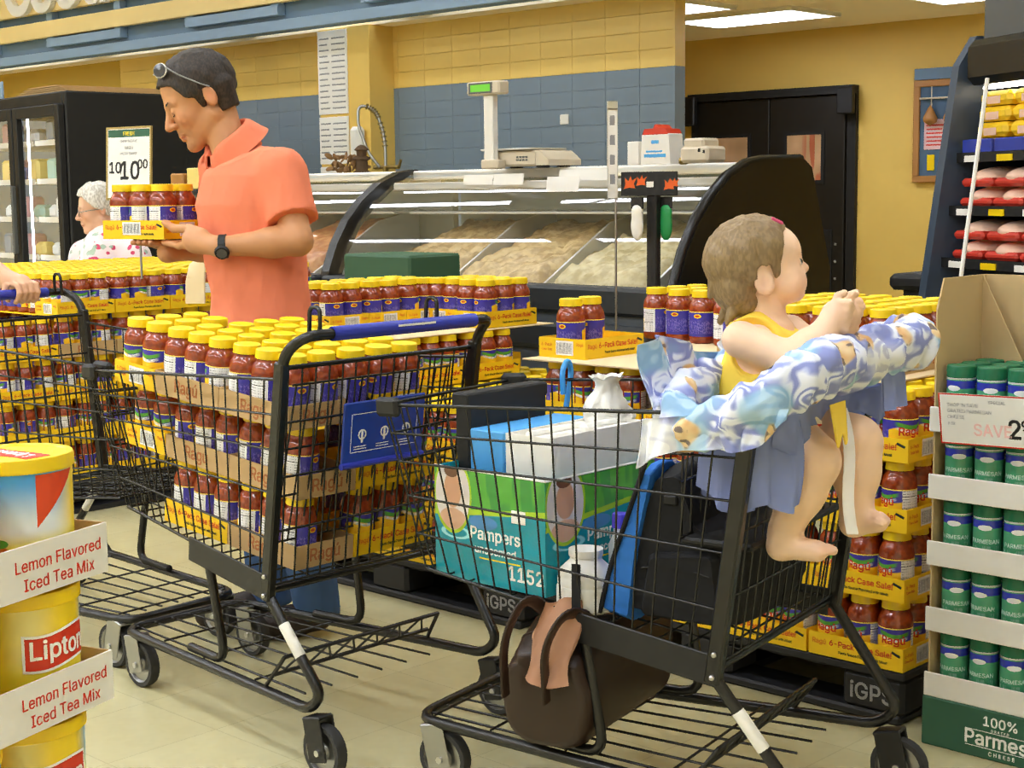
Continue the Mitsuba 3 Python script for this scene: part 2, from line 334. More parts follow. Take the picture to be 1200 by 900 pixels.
add('notice', box(X0+.12, X0+.18, YD-.036, YD-.03, 1.44, 1.56), 'lid_yellow', bb); add('notice', box(X0+.36, X0+.5, YD-.036, YD-.03, 1.7, 1.84), 'wood', bb)
add('hanging_rail', cat_([rod((X0+.06, YD-.06, 1.99), (X1-.1, YD-.06, 1.99), .008), rod((X0+.16, YD-.06, 2.08), (X0+.16, YD-.06, 1.8), .005), rod((X0+.33, YD-.06, 2.08), (X0+.33, YD-.06, 1.82), .005)]), 'beige_plastic', bb)
for q in (X0+.16, X0+.33): add('hanging_bulb', moved(lathe([(0, 0), (.05, .03), (.055, .06), (.02, .13), (0, .16)], 10), frame((q, YD-.075, 1.78), (1, 0, 0), (0, 1, 0))), 'wood', bb, smooth=True)
# ------------------------------------------------------------------ lamps
def lamp(name, x0, x1, y0, y1, z, power, label, group, tint=LAMP_TINT):
    t = thing(name, label, 'ceiling light', group)
    m = trimesh.Trimesh([(x0, y0, z), (x1, y0, z), (x1, y1, z), (x0, y1, z)], [(0, 2, 1), (0, 3, 2)], process=False)
    k = add('diffuser', m, 'white_plastic', t); scene[k]['emitter'] = {'type': 'area', 'radiance': {'type': 'rgb', 'value': (tint*power).tolist()}}
    f = .03
    add('lamp_frame', cat_([box(x0-f, x1+f, y0-f, y0, z-.01, z+.04), box(x0-f, x1+f, y1, y1+f, z-.01, z+.04), box(x0-f, x0, y0, y1, z-.01, z+.04), box(x1, x1+f, y0, y1, z-.01, z+.04)]), 'white_plastic', t)
for yi, yy in enumerate((-3.4, -1.1, 1.2, 3.5, 5.8)):
    for xi, xx in enumerate((-14.6, -11.8, -9., -6.2, -3.4, -.6)):
        lamp('strip_light', xx-1.15, xx+1.15, yy-.11, yy+.11, ZH-.12, LAMP_MAIN*{-3.4: 1.7, -1.1: 1.7, 1.2: 1.3, 3.5: .8, 5.8: .7}[yy], f'strip light on the high ceiling, {["first", "second", "third", "fourth", "fifth"][yi]} row, {["first", "second", "third", "fourth", "fifth", "sixth"][xi]} from left', 'strip lights on the high ceiling')
lamp('panel_light', -7.25, -6.2, 9.45, 10.05, ZL-.02, LAMP_LOW*1.6, 'bright ceiling light panel above the double door, fully in view', None)
lamp('panel_light', -6.95, -6.45, 8.5, 9.08, ZL-.02, LAMP_LOW*1.6, 'ceiling light panel cut off by the top edge, left of the other panel', None)
lamp('panel_light', -5.3, -4.2, 9.4, 10.0, ZL-.02, LAMP_LOW*1.6, 'ceiling light panel barely showing at the top right', None)
for xx in (-7.4, -9.6, -11.8, -14.): lamp('added_cove_light', xx-.9, xx+.9, 7.90, 7.96, ZL+.16, LAMP_LOW*1.6, f'added wall washer hidden in the ceiling slot behind the bulkhead, {["rightmost", "second from right", "third from right", "leftmost"][int((-xx-7)/2.1)]}', 'added hidden lights behind the bulkhead')  # unseen lamps added behind the bulkhead to brighten the tiled wall
# ------------------------------------------------------------------ sauce jars and six-pack trays
JR, JH, LAY = .0432, .166, .172
ORD = 'first second third fourth fifth sixth seventh eighth ninth tenth eleventh twelfth thirteenth fourteenth fifteenth'.split()
def label_fn(p, n, uv):
    u, v = uv.x, uv.y
    purple, yellow = lin('38309a'), lin('f2c018')
    wav = .66+.08*dr.sin(u*14)
    front = mix(yellow, purple, smoothstep(wav-.02, wav+.02, v))
    gw = .80+.06*dr.sin(u*16+1.)
    front = mix(front, lin('4f9a32'), smoothstep(.07, .055, dr.abs(v-gw))*smoothstep(.05, .1, u)*smoothstep(.38, .33, u))
    front = mix(front, lin('dfe6ec'), smoothstep(.05, .04, dr.abs(v-gw+.13))*smoothstep(.06, .1, u)*smoothstep(.36, .32, u)*(.55+.45*smoothstep(.4, .6, noise(u*70, v*14, 1))))
    tom = smoothstep(1., .85, dr.square((u-.13)/.055)+dr.square((v-.17)/.17))
    tom = dr.maximum(tom, smoothstep(1., .85, dr.square((u-.29)/.05)+dr.square((v-.12)/.13)))
    front = mix(front, mix(lin('b82c14'), lin('e0602c'), noise(u*60, v*16)), tom)
    front = mix(front, lin('3f8f33'), smoothstep(1., .8, dr.square((u-.33)/.025)+dr.square((v-.1)/.09)))
    text = smoothstep(.45, .55, noise(u*150, v*4, 2))*smoothstep(.4, .5, dr.sin(v*75))
    facts = mix(lin('e6e6e8'), lin('7a7a86'), text*.75)
    facts = mix(facts, lin('2a2a30'), smoothstep(.012, .008, dr.abs(v-.78))+smoothstep(.012, .008, dr.abs(v-.4)))
    back = mix(purple, lin('6f66b8'), smoothstep(.5, .6, noise(u*120, v*24, 4))*smoothstep(.1, .13, v)*smoothstep(.68, .6, v)*.8)
    back = mix(back, yellow, smoothstep(1., .85, dr.square((u-.76)/.05)+dr.square((v-.82)/.09)))
    back = mix(back, lin('b8442c'), smoothstep(1., .85, dr.square((u-.76)/.03)+dr.square((v-.82)/.05)))
    c = dr.select(u < .40, front, dr.select(u < .58, facts, back))
    c = dr.select((u > .58) & (u < .60), lin('e6e6e8'), c)
    return mix(c, lin('f0d060'), smoothstep(.955, .965, v))
pmat('jar_label', label_fn, .4, coat=.3)
def sauce_fn(p, n, uv):
    f = fbm(p.x*90, p.y*90, p.z*90, 2)
    return mix(lin('7a2606'), lin('96380c'), smoothstep(.3, .7, f))
pmat('sauce_red', sauce_fn, .10, coat=1., spec=.6)
JPROF = [(0, 0), (.0365, 0), (.041, .004), (.0425, .012), (.0425, .02), (.042, .023), (.042, .1), (.0425, .103), (.0423, .112), (.0402, .122), (.0362, .131), (.0325, .136), (.031, .140), (.031, .150), (0, .150)]
jar_body = mikit.ply(lathe(JPROF, 24), 'sauce_red', True)
lm, lu = lathe([(.0424, .0), (.0424, .078)], 32, True); lm.apply_translation((0, 0, .0225))
jar_label = mikit.ply(lm, 'jar_label', True, uv=lu)
jar_lid = mikit.ply(lathe([(.0325, .144), (.0345, .1445), (.0345, .150), (.0338, .151), (.0338, .162), (.0325, .165), (.030, .166), (.0285, .1652), (0, .1652)], 24), 'lid_yellow', 35)
def bend(m, R, u_mid, zc):
    """flat lettering wrapped round a jar of radius R about the direction u_mid"""
    v = m.vertices.copy(); a = 2*PI*u_mid+v[:, 0]/R; r = R+v[:, 2]
    q = m.copy(); q.vertices = np.stack([r*np.cos(a), r*np.sin(a), zc+v[:, 1]], 1); return q
jar_logo = mikit.ply(bend(text('Ragú', .019, .0004, True), .0427, .21, .0615), 'ink_red')
def jar(x, y, z, ang, group, label, lettered=False, to=None):
    t = thing('sauce_jar', label, 'jar', group)
    m = TR(x, y, z, ang) if to is None else mul(to, TR(x, y, z, ang))
    add('body', jar_body, None, t, m); add('label', jar_label, None, t, m); add('lid', jar_lid, None, t, m)
    if lettered: add('lettering', jar_logo, None, t, m)
    return t
# the trays: long side .268 along x, short side .180 along y, open top
TL, TS, TH = .266, .178, .058
def tray_mesh(h=TH, w=.003):
    return cat_([box(0, TL, 0, TS, 0, w), box(0, TL, 0, w, w, h), box(0, TL, TS-w, TS, w, h), box(0, w, w, TS-w, w, h), box(TL-w, TL, w, TS-w, w, h)])
def tray_faces():
    for o, ex in (((0, -.0004, 0), (1, 0, 0)), ((TL, TS+.0004, 0), (-1, 0, 0))): yield np.array(o, float), np.array(ex, float), TL
    for o, ex in (((-.0004, TS, 0), (0, -1, 0)), ((TL+.0004, 0, 0), (0, 1, 0))): yield np.array(o, float), np.array(ex, float), TS
red, blk, org, wht, bar = [], [], [], [], []
up = np.array([0, 0, 1.])
for o, ex, L in tray_faces():
    def put(lst, m, u, v): lst.append(on_face(m, o+ex*u+up*v, ex, up))
    if L == TL:
        put(red, text('6-Pack Case Sale!', .0145, .0003, True), .148, .030); put(blk, text('Pasta Sauce Flavored with Meat', .0066, .0003, True), .155, .013)
        put(org, text('Ragú', .0125, .0003, True), .031, .03); put(blk, moved(box(-.012, .012, -.003, .003, 0, .0003), trimesh.transformations.rotation_matrix(-.35, (0, 0, 1))), .247, .042)
    else:
        put(org, text('6-Pack', .0085, .0003, True), .031, .034); put(org, text('Case Sale', .0065, .0003, True), .031, .021)
        put(wht, box(-.033, .033, -.021, .021, 0, .0003), .1, .03)
        for k in range(13): put(bar, box(0, .0018+.0012*(k % 3 == 0), -.017, .015, .0003, .0005), .07+.0044*k, .03)
        put(org, text('Ragú', .008, .0003, True), .158, .038)
tray_ply = {'yellow': mikit.ply(tray_mesh(), 'tray_yellow'), 'brown': mikit.ply(tray_mesh(), 'card_brown')}
tray_print = [('lettering', mikit.ply(cat_(red), 'ink_red')), ('small_print', mikit.ply(cat_(blk), 'ink_black')), ('faint_print', mikit.ply(cat_(org), 'ink_orange')),
              *[('barcode_patch', mikit.ply(w, 'white_paper')) for w in wht], *[('barcode_bars', mikit.ply(cat_(bar[13*i:13*i+13]), 'ink_grey')) for i in range(2)]]
brown_print = mikit.ply(cat_([on_face(text('Ragú', .03, .0003, True), o+ex*L/2+up*.016, ex, up) for o, ex, L in tray_faces()]), 'ink_brown_red' if mat('ink_brown_red', 'a8683a', .8) else None)
def tray(x, y, z, yaw, group, label, kind='yellow', to=None):
    """corner at x, y; long side along yaw, depth to its left"""
    t = thing('six_pack_tray' if kind == 'yellow' else 'cardboard_tray', label, 'tray', group)
    m = TR(x, y, z, yaw) if to is None else mul(to, TR(x, y, z, yaw))
    add('body', tray_ply[kind], None, t, m)
    for n, d in (tray_print if kind == 'yellow' else [('faded_print', brown_print)]): add(n, d, None, t, m)
    return t
def tray_full(x, y, z, yaw, gname, where, kind='yellow', lettered=False, rows=(0, 1), cols=(0, 1, 2), to=None, front=None):
    tl = f'yellow tray {where}' if kind == 'yellow' else f'brown cardboard tray {where}'
    tray(x, y, z, yaw, None, tl, kind, to)
    c, s = math.cos(yaw), math.sin(yaw); P = []
    for i in cols:
        for j in rows:
            u, v = .0045+.0428+i*.0857, .0034+.0428+j*.0856
            P.append((x+c*u-s*v, y+s*u+c*v))
    W = [(np.array(to.matrix) @ (q[0], q[1], z, 1))[:3] if to is not None else (q[0], q[1], z) for q in P]
    order = np.argsort([np.dot(np.array(w)-EYE, CR)/np.dot(np.array(w)-EYE, CF) for w in W])
    short = where[7:] if where.startswith('in the ') else where
    for r, k in enumerate(order):
        rank = 'leftmost' if r == 0 else 'rightmost' if r == len(order)-1 else ['second', 'third', 'fourth', 'fifth'][r-1]+' from left'
        a = random.uniform(0, 2*PI) if front is None else front+random.gauss(0, .35)
        jar(P[k][0], P[k][1], z+.0032, a, 'jars '+gname, f'sauce jar {rank}, {short}', lettered, to)
# pallets
def pallet(x0, x1, y0, y1, label):
    t = thing('pallet', label, 'pallet'); H = .136
    add('top_deck', cat_([bevel_box(x0, x1, y0, y1, H-.022, H, .004)]+[box(x0+.03+k*.11, x0+.09+k*.11, y0+.02, y1-.02, H-.03, H-.02) for k in range(int((x1-x0)/.11)-1)]), 'pallet_black', t)
    add('bottom_deck', cat_([bevel_box(x0+.01, x1-.01, a, b, 0, .024, .006) for a, b in ((y0, y0+.13), ((y0+y1)/2-.07, (y0+y1)/2+.07), (y1-.13, y1))]+[box(a, b, y0+.1, y1-.1, .002, .022) for a, b in ((x0+.01, x0+.14), ((x0+x1)/2-.07, (x0+x1)/2+.07), (x1-.14, x1-.01))]), 'pallet_black', t)
    for i, bx in enumerate((x0, (x0+x1)/2-.09, x1-.18)):
        for j, by in enumerate((y0, (y0+y1)/2-.07, y1-.14)):
            k = add('block', bevel_box(bx+.004, bx+.176, by+.004, by+.136, .02, H-.02, .012), 'pallet_black', t)
            if j == 0 and i != 1: add('logo', on_face(text('iGPS', .04, .001, True), (bx+.09, by+.0035, .048), (1, 0, 0), (0, 0, 1)), 'ink_grey', k)
    return t
PX, PY = -1.792, 3.257
pallet(-2.992, PX, PY, 4.27, 'black plastic pallet under the jar display at right, beside the cheese stand')
pallet(-4.262, -3.062, PY, 4.27, 'black plastic pallet under the jars, behind the diaper box cart')
pallet(-7.06, -5.62, 3.05, 4.62, 'black plastic pallet under the far left block of jars')
Z = [.138+LAY*i for i in range(5)]
ordw = ['bottom', 'second', 'third', 'fourth']
def jitter(): return random.uniform(-.004, .004)
def stepw(): return (jitter(), jitter())
# joined jars for what stands further in: nobody could count these
def stuff_jars(pts, boxes, label):
    t = say(number('stacked_cases'), label, 'jars', None, 'stuff')
    scene[t+'__trays'] = mikit.ply(cat_([box(*b) for b in boxes]), 'tray_yellow'); labels[t+'__trays'] = {'kind': 'stuff'}
    b0 = lathe([(.042, 0), (.042, .1), (.041, .12), (.032, .138), (.031, .15)], 10); l0 = lathe([(.0345, .144), (.0345, .163), (.031, .166), (0, .166)], 10)
    lb, lv = lathe([(.0424, .0), (.0424, .078)], 12, True); lb.apply_translation((0, 0, .0225)); U = []
    B, L, G = [], [], []
    for x, y, z in pts:
        m = np.array(TR(x, y, z, random.uniform(0, 6.28)).matrix); B.append(moved(b0, m)); L.append(moved(l0, m)); G.append(moved(lb, m)); U.append(lv)
    for n, q, mm, kw in (('bodies', B, 'sauce_red', {}), ('lids', L, 'lid_yellow', {}), ('paper_labels', G, 'jar_label', {'uv': np.vstack(U)})):
        scene[t+'__'+n] = mikit.ply(cat_(q), mm, True, **kw); labels[t+'__'+n] = {'kind': 'stuff'}
# right pallet, four layers: front row of trays (labels toward the camera), then the second tray at the right end
CORN = ['front right corner', 'second from corner', 'third from corner', 'fourth from corner']
inner, inner_tr = [], []
def grid_fill(x0, x1, y0, y1, z):
    for x in np.arange(x0+.044, x1-.03, .0885):
        for y in np.arange(y0+.044, y1-.03, .0885): inner.append((x, y, z+.003))
    inner_tr.append((x0, x1, y0, y1, z-.001, z+.003)); inner_tr.append((x0, x0+.003, y0, y1, z, z+.055)); inner_tr.append((x1-.003, x1, y0, y1, z, z+.055)); inner_tr.append((x0, x1, y0, y0+.003, z, z+.055)); inner_tr.append((x0, x1, y1-.003, y1, z, z+.055))
for i in range(4):
    for k in range(3):
        j = (jitter(), jitter()); x = PX-(k+1)*.268-(.004 if k else 0)
        gn = f'in the front row of the {ordw[i]} layer, right pallet'
        tray_full(x+j[0], PY+j[1]*.5, Z[i], 0, gn, f'in the {ordw[i]} layer of the right pallet, {CORN[k]}', 'yellow', True,
                  front=-PI/2-2*PI*.21+.15*k if i != 3 or k else -PI/2-2*PI*.02, rows=(0, 1) if k == 0 else (0,))
    gn = f'on the right side of the {ordw[i]} layer, right pallet'
    tray_full(PX-.268+jitter(), PY+.186, Z[i], 0, gn, f'on the right side of the {ordw[i]} layer, second row back', 'yellow', True, cols=(1, 2), front=-PI/2-2*PI*.1)
    grid_fill(-2.985, PX-.82, PY, PY+.18, Z[i]); grid_fill(PX-.28, PX-.005, PY+.372, 4.25, Z[i])
Zs = Z[4]+.004
single('cardboard_sheet', bevel_box(-3.02, PX-.115, 3.225, 4.27, Z[4]-.001, Zs, .001), 'card_pale', 'pale cardboard sheet lying on the fourth layer of the right pallet', 'cardboard sheet')
tray(-2.836, 3.292, Zs, PI/2, None, 'nearly empty yellow six-pack tray holding two jars at the left end of the cardboard sheet')
for (x, y, a) in ((-2.936, 3.345, .3), (-2.945, 3.442, 1.2)):
    jar(x, y, Zs+.004, -PI/2-2*PI*(.76)+a*.2, 'two jars left in the tray', f'{"left" if a < 1 else "right"} of the two sauce jars in the nearly empty tray', True)
gR = 'in the top block behind the baby'
for r in range(3):
    for k in range(2):
        tray(-1.955-.268*(k+1)-.002*k, 3.452+r*.181, Zs, 0, None, f'plain cardboard tray in the top block, {"right" if k == 0 else "left"} column, {["front", "middle", "back"][r]} row', 'brown')
        for i in range(3):
            for j in range(2):
                jar(-1.955-.268*(k+1)+.0473+i*.0857, 3.452+r*.181+.0462+j*.0856, Zs+.004, random.uniform(0, 6.28) if k or i < 2 else -2*PI*.2+.4, 'jars '+gR, f'sauce jar in the top block behind the baby, {ORD[2*r+j]} row, {ORD[3*(1-k)+i]} from left', k == 0 and i == 2)
gM = 'standing loose on the cardboard sheet, left of the baby'
for i in range(5):
    for j in range(3):
        jar(-3.09+i*.109+j*.012+.0, 3.945-i*.022+j*.093, Zs, -PI/2-2*PI*(.72 if (i+j) % 3 else .55)+random.gauss(0, .2), 'jars '+gM, f'sauce jar standing loose left of the baby, {ORD[j]} row, {ORD[i]} from left')
# middle pallet: three layers in front, the fourth set back, the fifth further back
for i in range(3):
    for k in range(3):
        tray_full(-3.062-.268*(k+1)+jitter(), PY+jitter()*.5, Z[i], 0, f'in the {ordw[i]} layer of the middle pallet, front row', f'in the {ordw[i]} layer of the middle pallet, {["first", "second", "third"][k]} from right', 'yellow', True, rows=(0, 1) if i == 2 else (0,), front=-PI/2-2*PI*.21+.3)
    grid_fill(-4.25, -3.875, PY, PY+.18, Z[i]); grid_fill(-3.24, -3.066, PY+.19, 4.25, Z[i])
    if i < 2: grid_fill(-4.25, -4.07, PY+.19, 4.25, Z[i])
for k in range(2): tray_full(-3.245, PY+.19+.27*k, Z[2], PI/2, 'in the third layer, second row, middle pallet', f'in the third layer of the middle pallet, second row, {["front", "back"][k]}', 'yellow')
grid_fill(-3.76, -3.43, PY+.19, 4.25, Z[2]); grid_fill(-4.25, -3.77, PY+.19, 4.25, Z[2])
for k in range(2):
    tray_full(-3.755, 3.46+.27*k, Z[3], PI/2, 'in the fourth layer, beside the blue cart handle', f'in the fourth layer of the middle pallet, right-hand face, {["front", "back"][k]}', 'yellow', front=-2*PI*.2-.7)
grid_fill(-4.27, -3.94, 3.46, 4.2, Z[3])
gA = 'in the top row beside the man'
single('cardboard_sheet', bevel_box(-4.38, -3.77, 3.4, 4.2, Z[4]-.002, Z[4]+.002, .001), 'card_pale', 'pale cardboard sheet under the top row of jars beside the man', 'cardboard sheet')
for k in range(3):
    tray_full(-4.103-.266, 3.41+k*.181, Z[4]+.004, 0, gA, f'barcode end out beside the man, {["left", "middle", "right"][k]} of three', front=-2*PI*(.76)-.75)
for k in range(2):
    tray_full(-3.79-.18*k, 3.862+.02*k, Z[4]+.004, PI/2, 'in the top row by the green bin', f'ending the top row by the green bin, {["outermost", "inner"][k]}', front=-PI/2-2*PI*.76)
# far left block
fx = -5.64
for i, zz in ((3, Z[3]), (2, Z[2])):
    for k in range(5):
        kind = 'brown' if i == 3 and k in (1, 2) else 'yellow'
        tray_full(fx, 2.98+.272*k, zz, PI/2, f'in the {ordw[i]} layer of the far left block', f'in the {ordw[i]} layer of the far left block, {["first", "second", "third", "fourth", "fifth"][k]} from left', kind, rows=(0,))
    grid_fill(-7.02, -6.68, 2.98, 4.6, zz); grid_fill(fx-.6, fx, 4.345, 4.6, zz)
for i in range(2):
    grid_fill(fx-.18, fx, 2.98, 4.6, Z[i]); grid_fill(-7.02, -6.68, 2.98, 4.6, Z[i]); grid_fill(fx-.6, fx-.19, 4.345, 4.6, Z[i])
gL = 'at the front of the far left top layer'
for k in range(5):
    tray_full(fx+.012, 3.245+.272*k, Z[4], PI/2, gL, f'in the top layer of the far left block, {["first", "second", "third", "fourth", "fifth"][k]} from left', rows=(0, 1))
gF = 'in the far left field of lids'
for r in range(2, 15):
    for k in range(15):
        x, y = fx-.048-r*.0885+random.uniform(-.0015, .0015), 3.245+.048+k*.089+random.uniform(-.0015, .0015)
        if r < 5: jar(x, y, Z[4]+.004, random.uniform(0, 6), 'jars '+gF, f'sauce jar in the far left field of lids, {ORD[r]} row, {ORD[k]} from left')
        else: inner.append((x, y, Z[4]+.004))
inner_tr.append((fx-1.36, fx-.17, 3.245, 4.6, Z[4]-.002, Z[4]+.003))
stuff_jars(inner, inner_tr, 'further rows of sauce jars in yellow trays deep in the pallet stacks')
single('cardboard_board', sheet([[at(218+ (a*22), 356, 5.6-.3*a), at(218+a*22, 330, 5.6-.3*a), at(222+a*18, 311, 5.62-.3*a), at(230+a*8, 303, 5.65-.3*a)] for a in np.linspace(0, 1, 8)], .004), 'card_pale', 'pale cardboard flap standing up among the jars left of the man', 'cardboard flap', smooth=40)
# ------------------------------------------------------------------ shopping carts; x forward, y left, z up, origin under the handle
def Wd(X, s):                                                     # half width of the basket rim at X
    return .305-.055*X/.95
def Wb(X): return .285-.105*(X-.15)/.75                            # half width of the basket floor
def Zt(X): return .905-.05*X/.95
def Zb(X): return .415+.07*(X-.15)/.75
def lerp(a, b, t): return np.array(a, float)*(1-t)+np.array(b, float)*t
_c = {}
def cart_parts():
    P = {}
    for s, n in ((1, 'a'), (-1, 'b')):
        pass
    half = [(.07, .305, .93), (.145, .305, .40), (-.015, .287, .19), (.03, .285, .147), (.93, .19, .142)]
    low = half[1:]+[(x, -y, z) for x, y, z in reversed(half[1:])]
    P['frame'] = [('frame', tube(fillet(low, .07, 6), .0125, 8), 'black_paint', True)]
    P['post'] = [('rear_post', cat_([bevel_box(-.016, .016, -.012, .012, 0, .56, .004)]).copy().apply_transform(frame((.145, s*.306, .385), (.99, 0, .14), (0, 1, 0))) or None, 'black_paint', False) for s in (1, -1)]
    P['handle'] = [('handle_bar', tube(fillet([(.075, .306, .90), (.052, .306, .965), (.0, .29, 1.0), (0, -.29, 1.0), (.052, -.306, .965), (.075, -.306, .90)], .05, 5), .0125, 8), 'black_paint', True),
                   ('handle_sleeve', tube([(0, .215, 1.0), (0, -.235, 1.0)], .0165, 12), 'blue_plastic', True),
                   ('handle_loop', cat_([tube(fillet([(.012, y, 1.0), (.01, y, 1.06), (.045, y, 1.06), (.05, y, .99)], .03, 5), .005, 6) for y in (.24, -.12)]), 'black_paint', True)]
    w = []
    def side(s):
        q = []
        for k in range(17):
            X = .17+k*.0455; Xt = .09+k*.0535
            q.append(rod((X*.98, s*Wb(X), Zb(X)), (Xt, s*Wd(Xt, s), Zt(Xt)), .0021, 5))
        for f in (.22, .45, .66, .83):
            a = lerp((.15, s*.285, .415), (.08, s*.30, .90), f); b = lerp((.90, s*.18, .485), (.955, s*.25, .855), f); q.append(rod(a, b, .0028, 5))
        q.append(rod((.08, s*.301, .9), (.955, s*.25, .855), .0042, 6)); q.append(rod((.15, s*.285, .415), (.90, s*.18, .485), .0042, 6))
        return cat_(q)
    P['basket'] = [('basket_side', side(1), 'black_paint', True), ('basket_side', side(-1), 'black_paint', True)]
    q = [rod(lerp((.90, .18, .485), (.90, -.18, .485), k/9), lerp((.955, .25, .855), (.955, -.25, .855), k/9), .0021, 5) for k in range(10)]
    q += [rod(lerp((.90, .18, .485), (.955, .25, .855), f), lerp((.90, -.18, .485), (.955, -.25, .855), f), .0028 if 0 < f < 1 else .0042, 5) for f in (0, .22, .45, .66, .83, 1)]
    P['basket'].append(('basket_front', cat_(q), 'black_paint', True))
    q = [rod((X, Wb(X), Zb(X)), (X, -Wb(X), Zb(X)), .0024, 5) for X in np.arange(.18, .9, .06)] + [rod((.15, f*.285, .415), (.9, f*.18, .485), .0024, 5) for f in (-.6, -.2, .2, .6)]
    P['basket'].append(('basket_floor', cat_(q), 'black_paint', True))
    q = [rod((.14, y, .42), (.075, y*1.04, .925), .0024, 5) for y in np.linspace(-.27, .27, 15)] + [rod(lerp((.14, .285, .42), (.075, .298, .925), f), lerp((.14, -.285, .42), (.075, -.298, .925), f), .003 if f < .99 else .006, 6) for f in (0, .25, .5, .75, 1)]
    q.append(rod((.15, .30, .405), (.15, -.30, .405), .008, 6))
    P['gate'] = [('rear_gate', cat_(q), 'black_paint', True)]
    P['plates'] = [('side_plate', cat_([bevel_box(-.2, .2, -.003, .003, -.03, .032, .002)]).apply_transform(frame((.345, s*(.263), .418), (.4, -s*.052, .034), (0, 1, 0))), 'black_plastic', False) for s in (1, -1)]
    P['supports'] = [('support_tube', tube(fillet([(.47, s*.235, .425), (.425, s*.225, .165), (.60, s*.205, .163)], .05, 5), .0115, 8), 'black_paint', True) for s in (1, -1)]
    P['corners'] = [('corner_guard', bevel_box(-.035, .03, -.012, .012, -.02, .022, .008).apply_transform(frame((.945, s*.25, .85), (.9, -s*.1, -.05), (0, 1, 0))), 'black_plastic', False) for s in (1, -1)]
    q = [rod((X, .275-.1*X, .155), (X, -.275+.1*X, .155), .003, 5) for X in (.28, .52, .72, .88)] + [rod((.1, y, .158), (.9, y*.7, .152), .003, 5) for y in np.linspace(-.24, .24, 7)]
    P['rack'] = [('lower_rack', cat_(q), 'black_paint', True)]
    q = [rod((.16, -.25, .235), (.16, .25, .235), .005, 6), rod((.20, -.25, .185), (.20, .25, .185), .005, 6)]
    yy = np.linspace(-.23, .23, 13); q += [rod((.16 if k % 2 else .20, yy[k], .235 if k % 2 else .185), (.20 if k % 2 else .16, yy[k+1], .185 if k % 2 else .235), .003, 5) for k in range(12)]
    q += [rod((.16, s*.25, .235), (.22, s*.265, .152), .005, 6) for s in (1, -1)]
    P['rail'] = [('rack_rail', cat_(q), 'black_paint', True)]
    W = lambda r: [lathe([(r*.80, -.014), (r*.97, -.014), (r, -.009), (r, .009), (r*.97, .014), (r*.80, .014)], 28), lathe([(0, -.012), (r*.3, -.013), (r*.34, -.006), (r*.74, -.006), (r*.82, -.013), (r*.82, .013), (r*.74, .006), (r*.34, .006), (r*.3, .013), (0, .012)], 28)]
    P['wheels'] = []
    for X, Y, s in ((.0, .285, 1), (.0, -.285, -1), (.875, .185, 1), (.875, -.185, -1)):
        r = .0625; m = frame((X-.02, Y, r), (1, 0, 0), (0, 0, 1)); ty, hb = W(r)
        P['wheels'].append((('caster', cat_([bevel_box(-.03, .03, -.022, -.017, -.012, .09, .002), bevel_box(-.03, .03, .017, .022, -.012, .09, .002), bevel_box(-.03, .032, -.022, .022, .083, .092, .003)]).apply_transform(np.array(TR(X-.016, Y, r-.012, 0, .22).matrix)), 'black_plastic' if X < .5 else 'steel', False),
                           ('tyre', ty.apply_transform(m), 'rubber', 35), ('hub', hb.apply_transform(m), 'steel', 35),
                           ('axle_bolt', lathe([(0, -.027), (.008, -.027), (.008, .027), (0, .027)], 8).apply_transform(m), 'chrome', False)))
    P['label'] = [('rear_sticker', tube([lerp((.145, .305, .40), (-.015, .287, .19), t) for t in (.3, .62)], .0132, 10), 'white_plastic', True)]
    P['bolt'] = [('bolt', cat_([moved(trimesh.creation.icosphere(1, .006), frame((.145-.004+k*.006, .32, .40+k*.04), (1, 0, 0), (0, 1, 0))) for k in (0,)]), 'chrome', True), ('bolt', moved(trimesh.creation.icosphere(1, .006), frame((.137, .32, .445), (1, 0, 0), (0, 1, 0))), 'chrome', True)]
    return P
CART = cart_parts()
def _p(rec):
    k = id(rec)
    if k not in _c: _c[k] = mikit.ply(rec[1], rec[2], rec[3])
    return _c[k]
def cart(x, y, yaw, label, z=0., skip=(), drop=()):
    t = thing('shopping_cart', label, 'shopping cart'); m = TR(x, y, z, yaw)
    for g, lst in CART.items():
        if g in skip: continue
        for rec in lst:
            if rec[0] in drop: continue
            if g == 'wheels':
                k = add('caster', _p(rec[0]), None, t, m)
                for r2 in rec[1:]: add(r2[0], _p(r2), None, k, m)
            else: add(rec[0], _p(rec), None, t, m)
    return t, m
C1, M1 = cart(-2.624, 2.399, 3.15, 'black wire shopping cart with a blue handle, loaded with cases of sauce jars')
C2, M2 = cart(-1.565, 2.607, 3.326, 'black wire shopping cart with the baby and a diaper box in it', drop=('handle_loop',))
C3, M3 = cart(-4.55, 2.38, .07, 'black wire shopping cart at the left edge, nose to nose with the loaded cart')
def L(m, p): return (np.array(m.matrix) @ np.append(np.array(p, float), 1))[:3]
# the folded child seat of the loaded cart, with its blue safety panel
q = [rod((.20, y, .50), (.10, y, .88), .0024, 5) for y in np.linspace(-.24, .24, 13)]+[rod((.20-.1*f, -.25, .5+.38*f), (.20-.1*f, .25, .5+.38*f), .0028, 5) for f in (0, .3, .6, 1)]
add('child_seat_back', cat_(q), 'black_paint', C1, M1, True)
fr = frame((.088, .13, .68), (0, -1, 0), (-.13, 0, 1))
pn = [add('safety_panel', moved(bevel_box(0, .26, -.0, .15, 0, .006, .003), fr), 'panel_blue', C1, M1)]
add('panel_lip', moved(rod((0, -.002, .006), (.26, -.002, .006), .008, 8), fr), 'blue_plastic', pn[0], M1)
pr = []
for k in range(3): pr += [moved(trimesh.creation.annulus(.009, .013, .0006, sections=16), trimesh.transformations.translation_matrix((.06+k*.07, .07, .0066))), box(.057+k*.07, .063+k*.07, .05, .082, .006, .0068)]
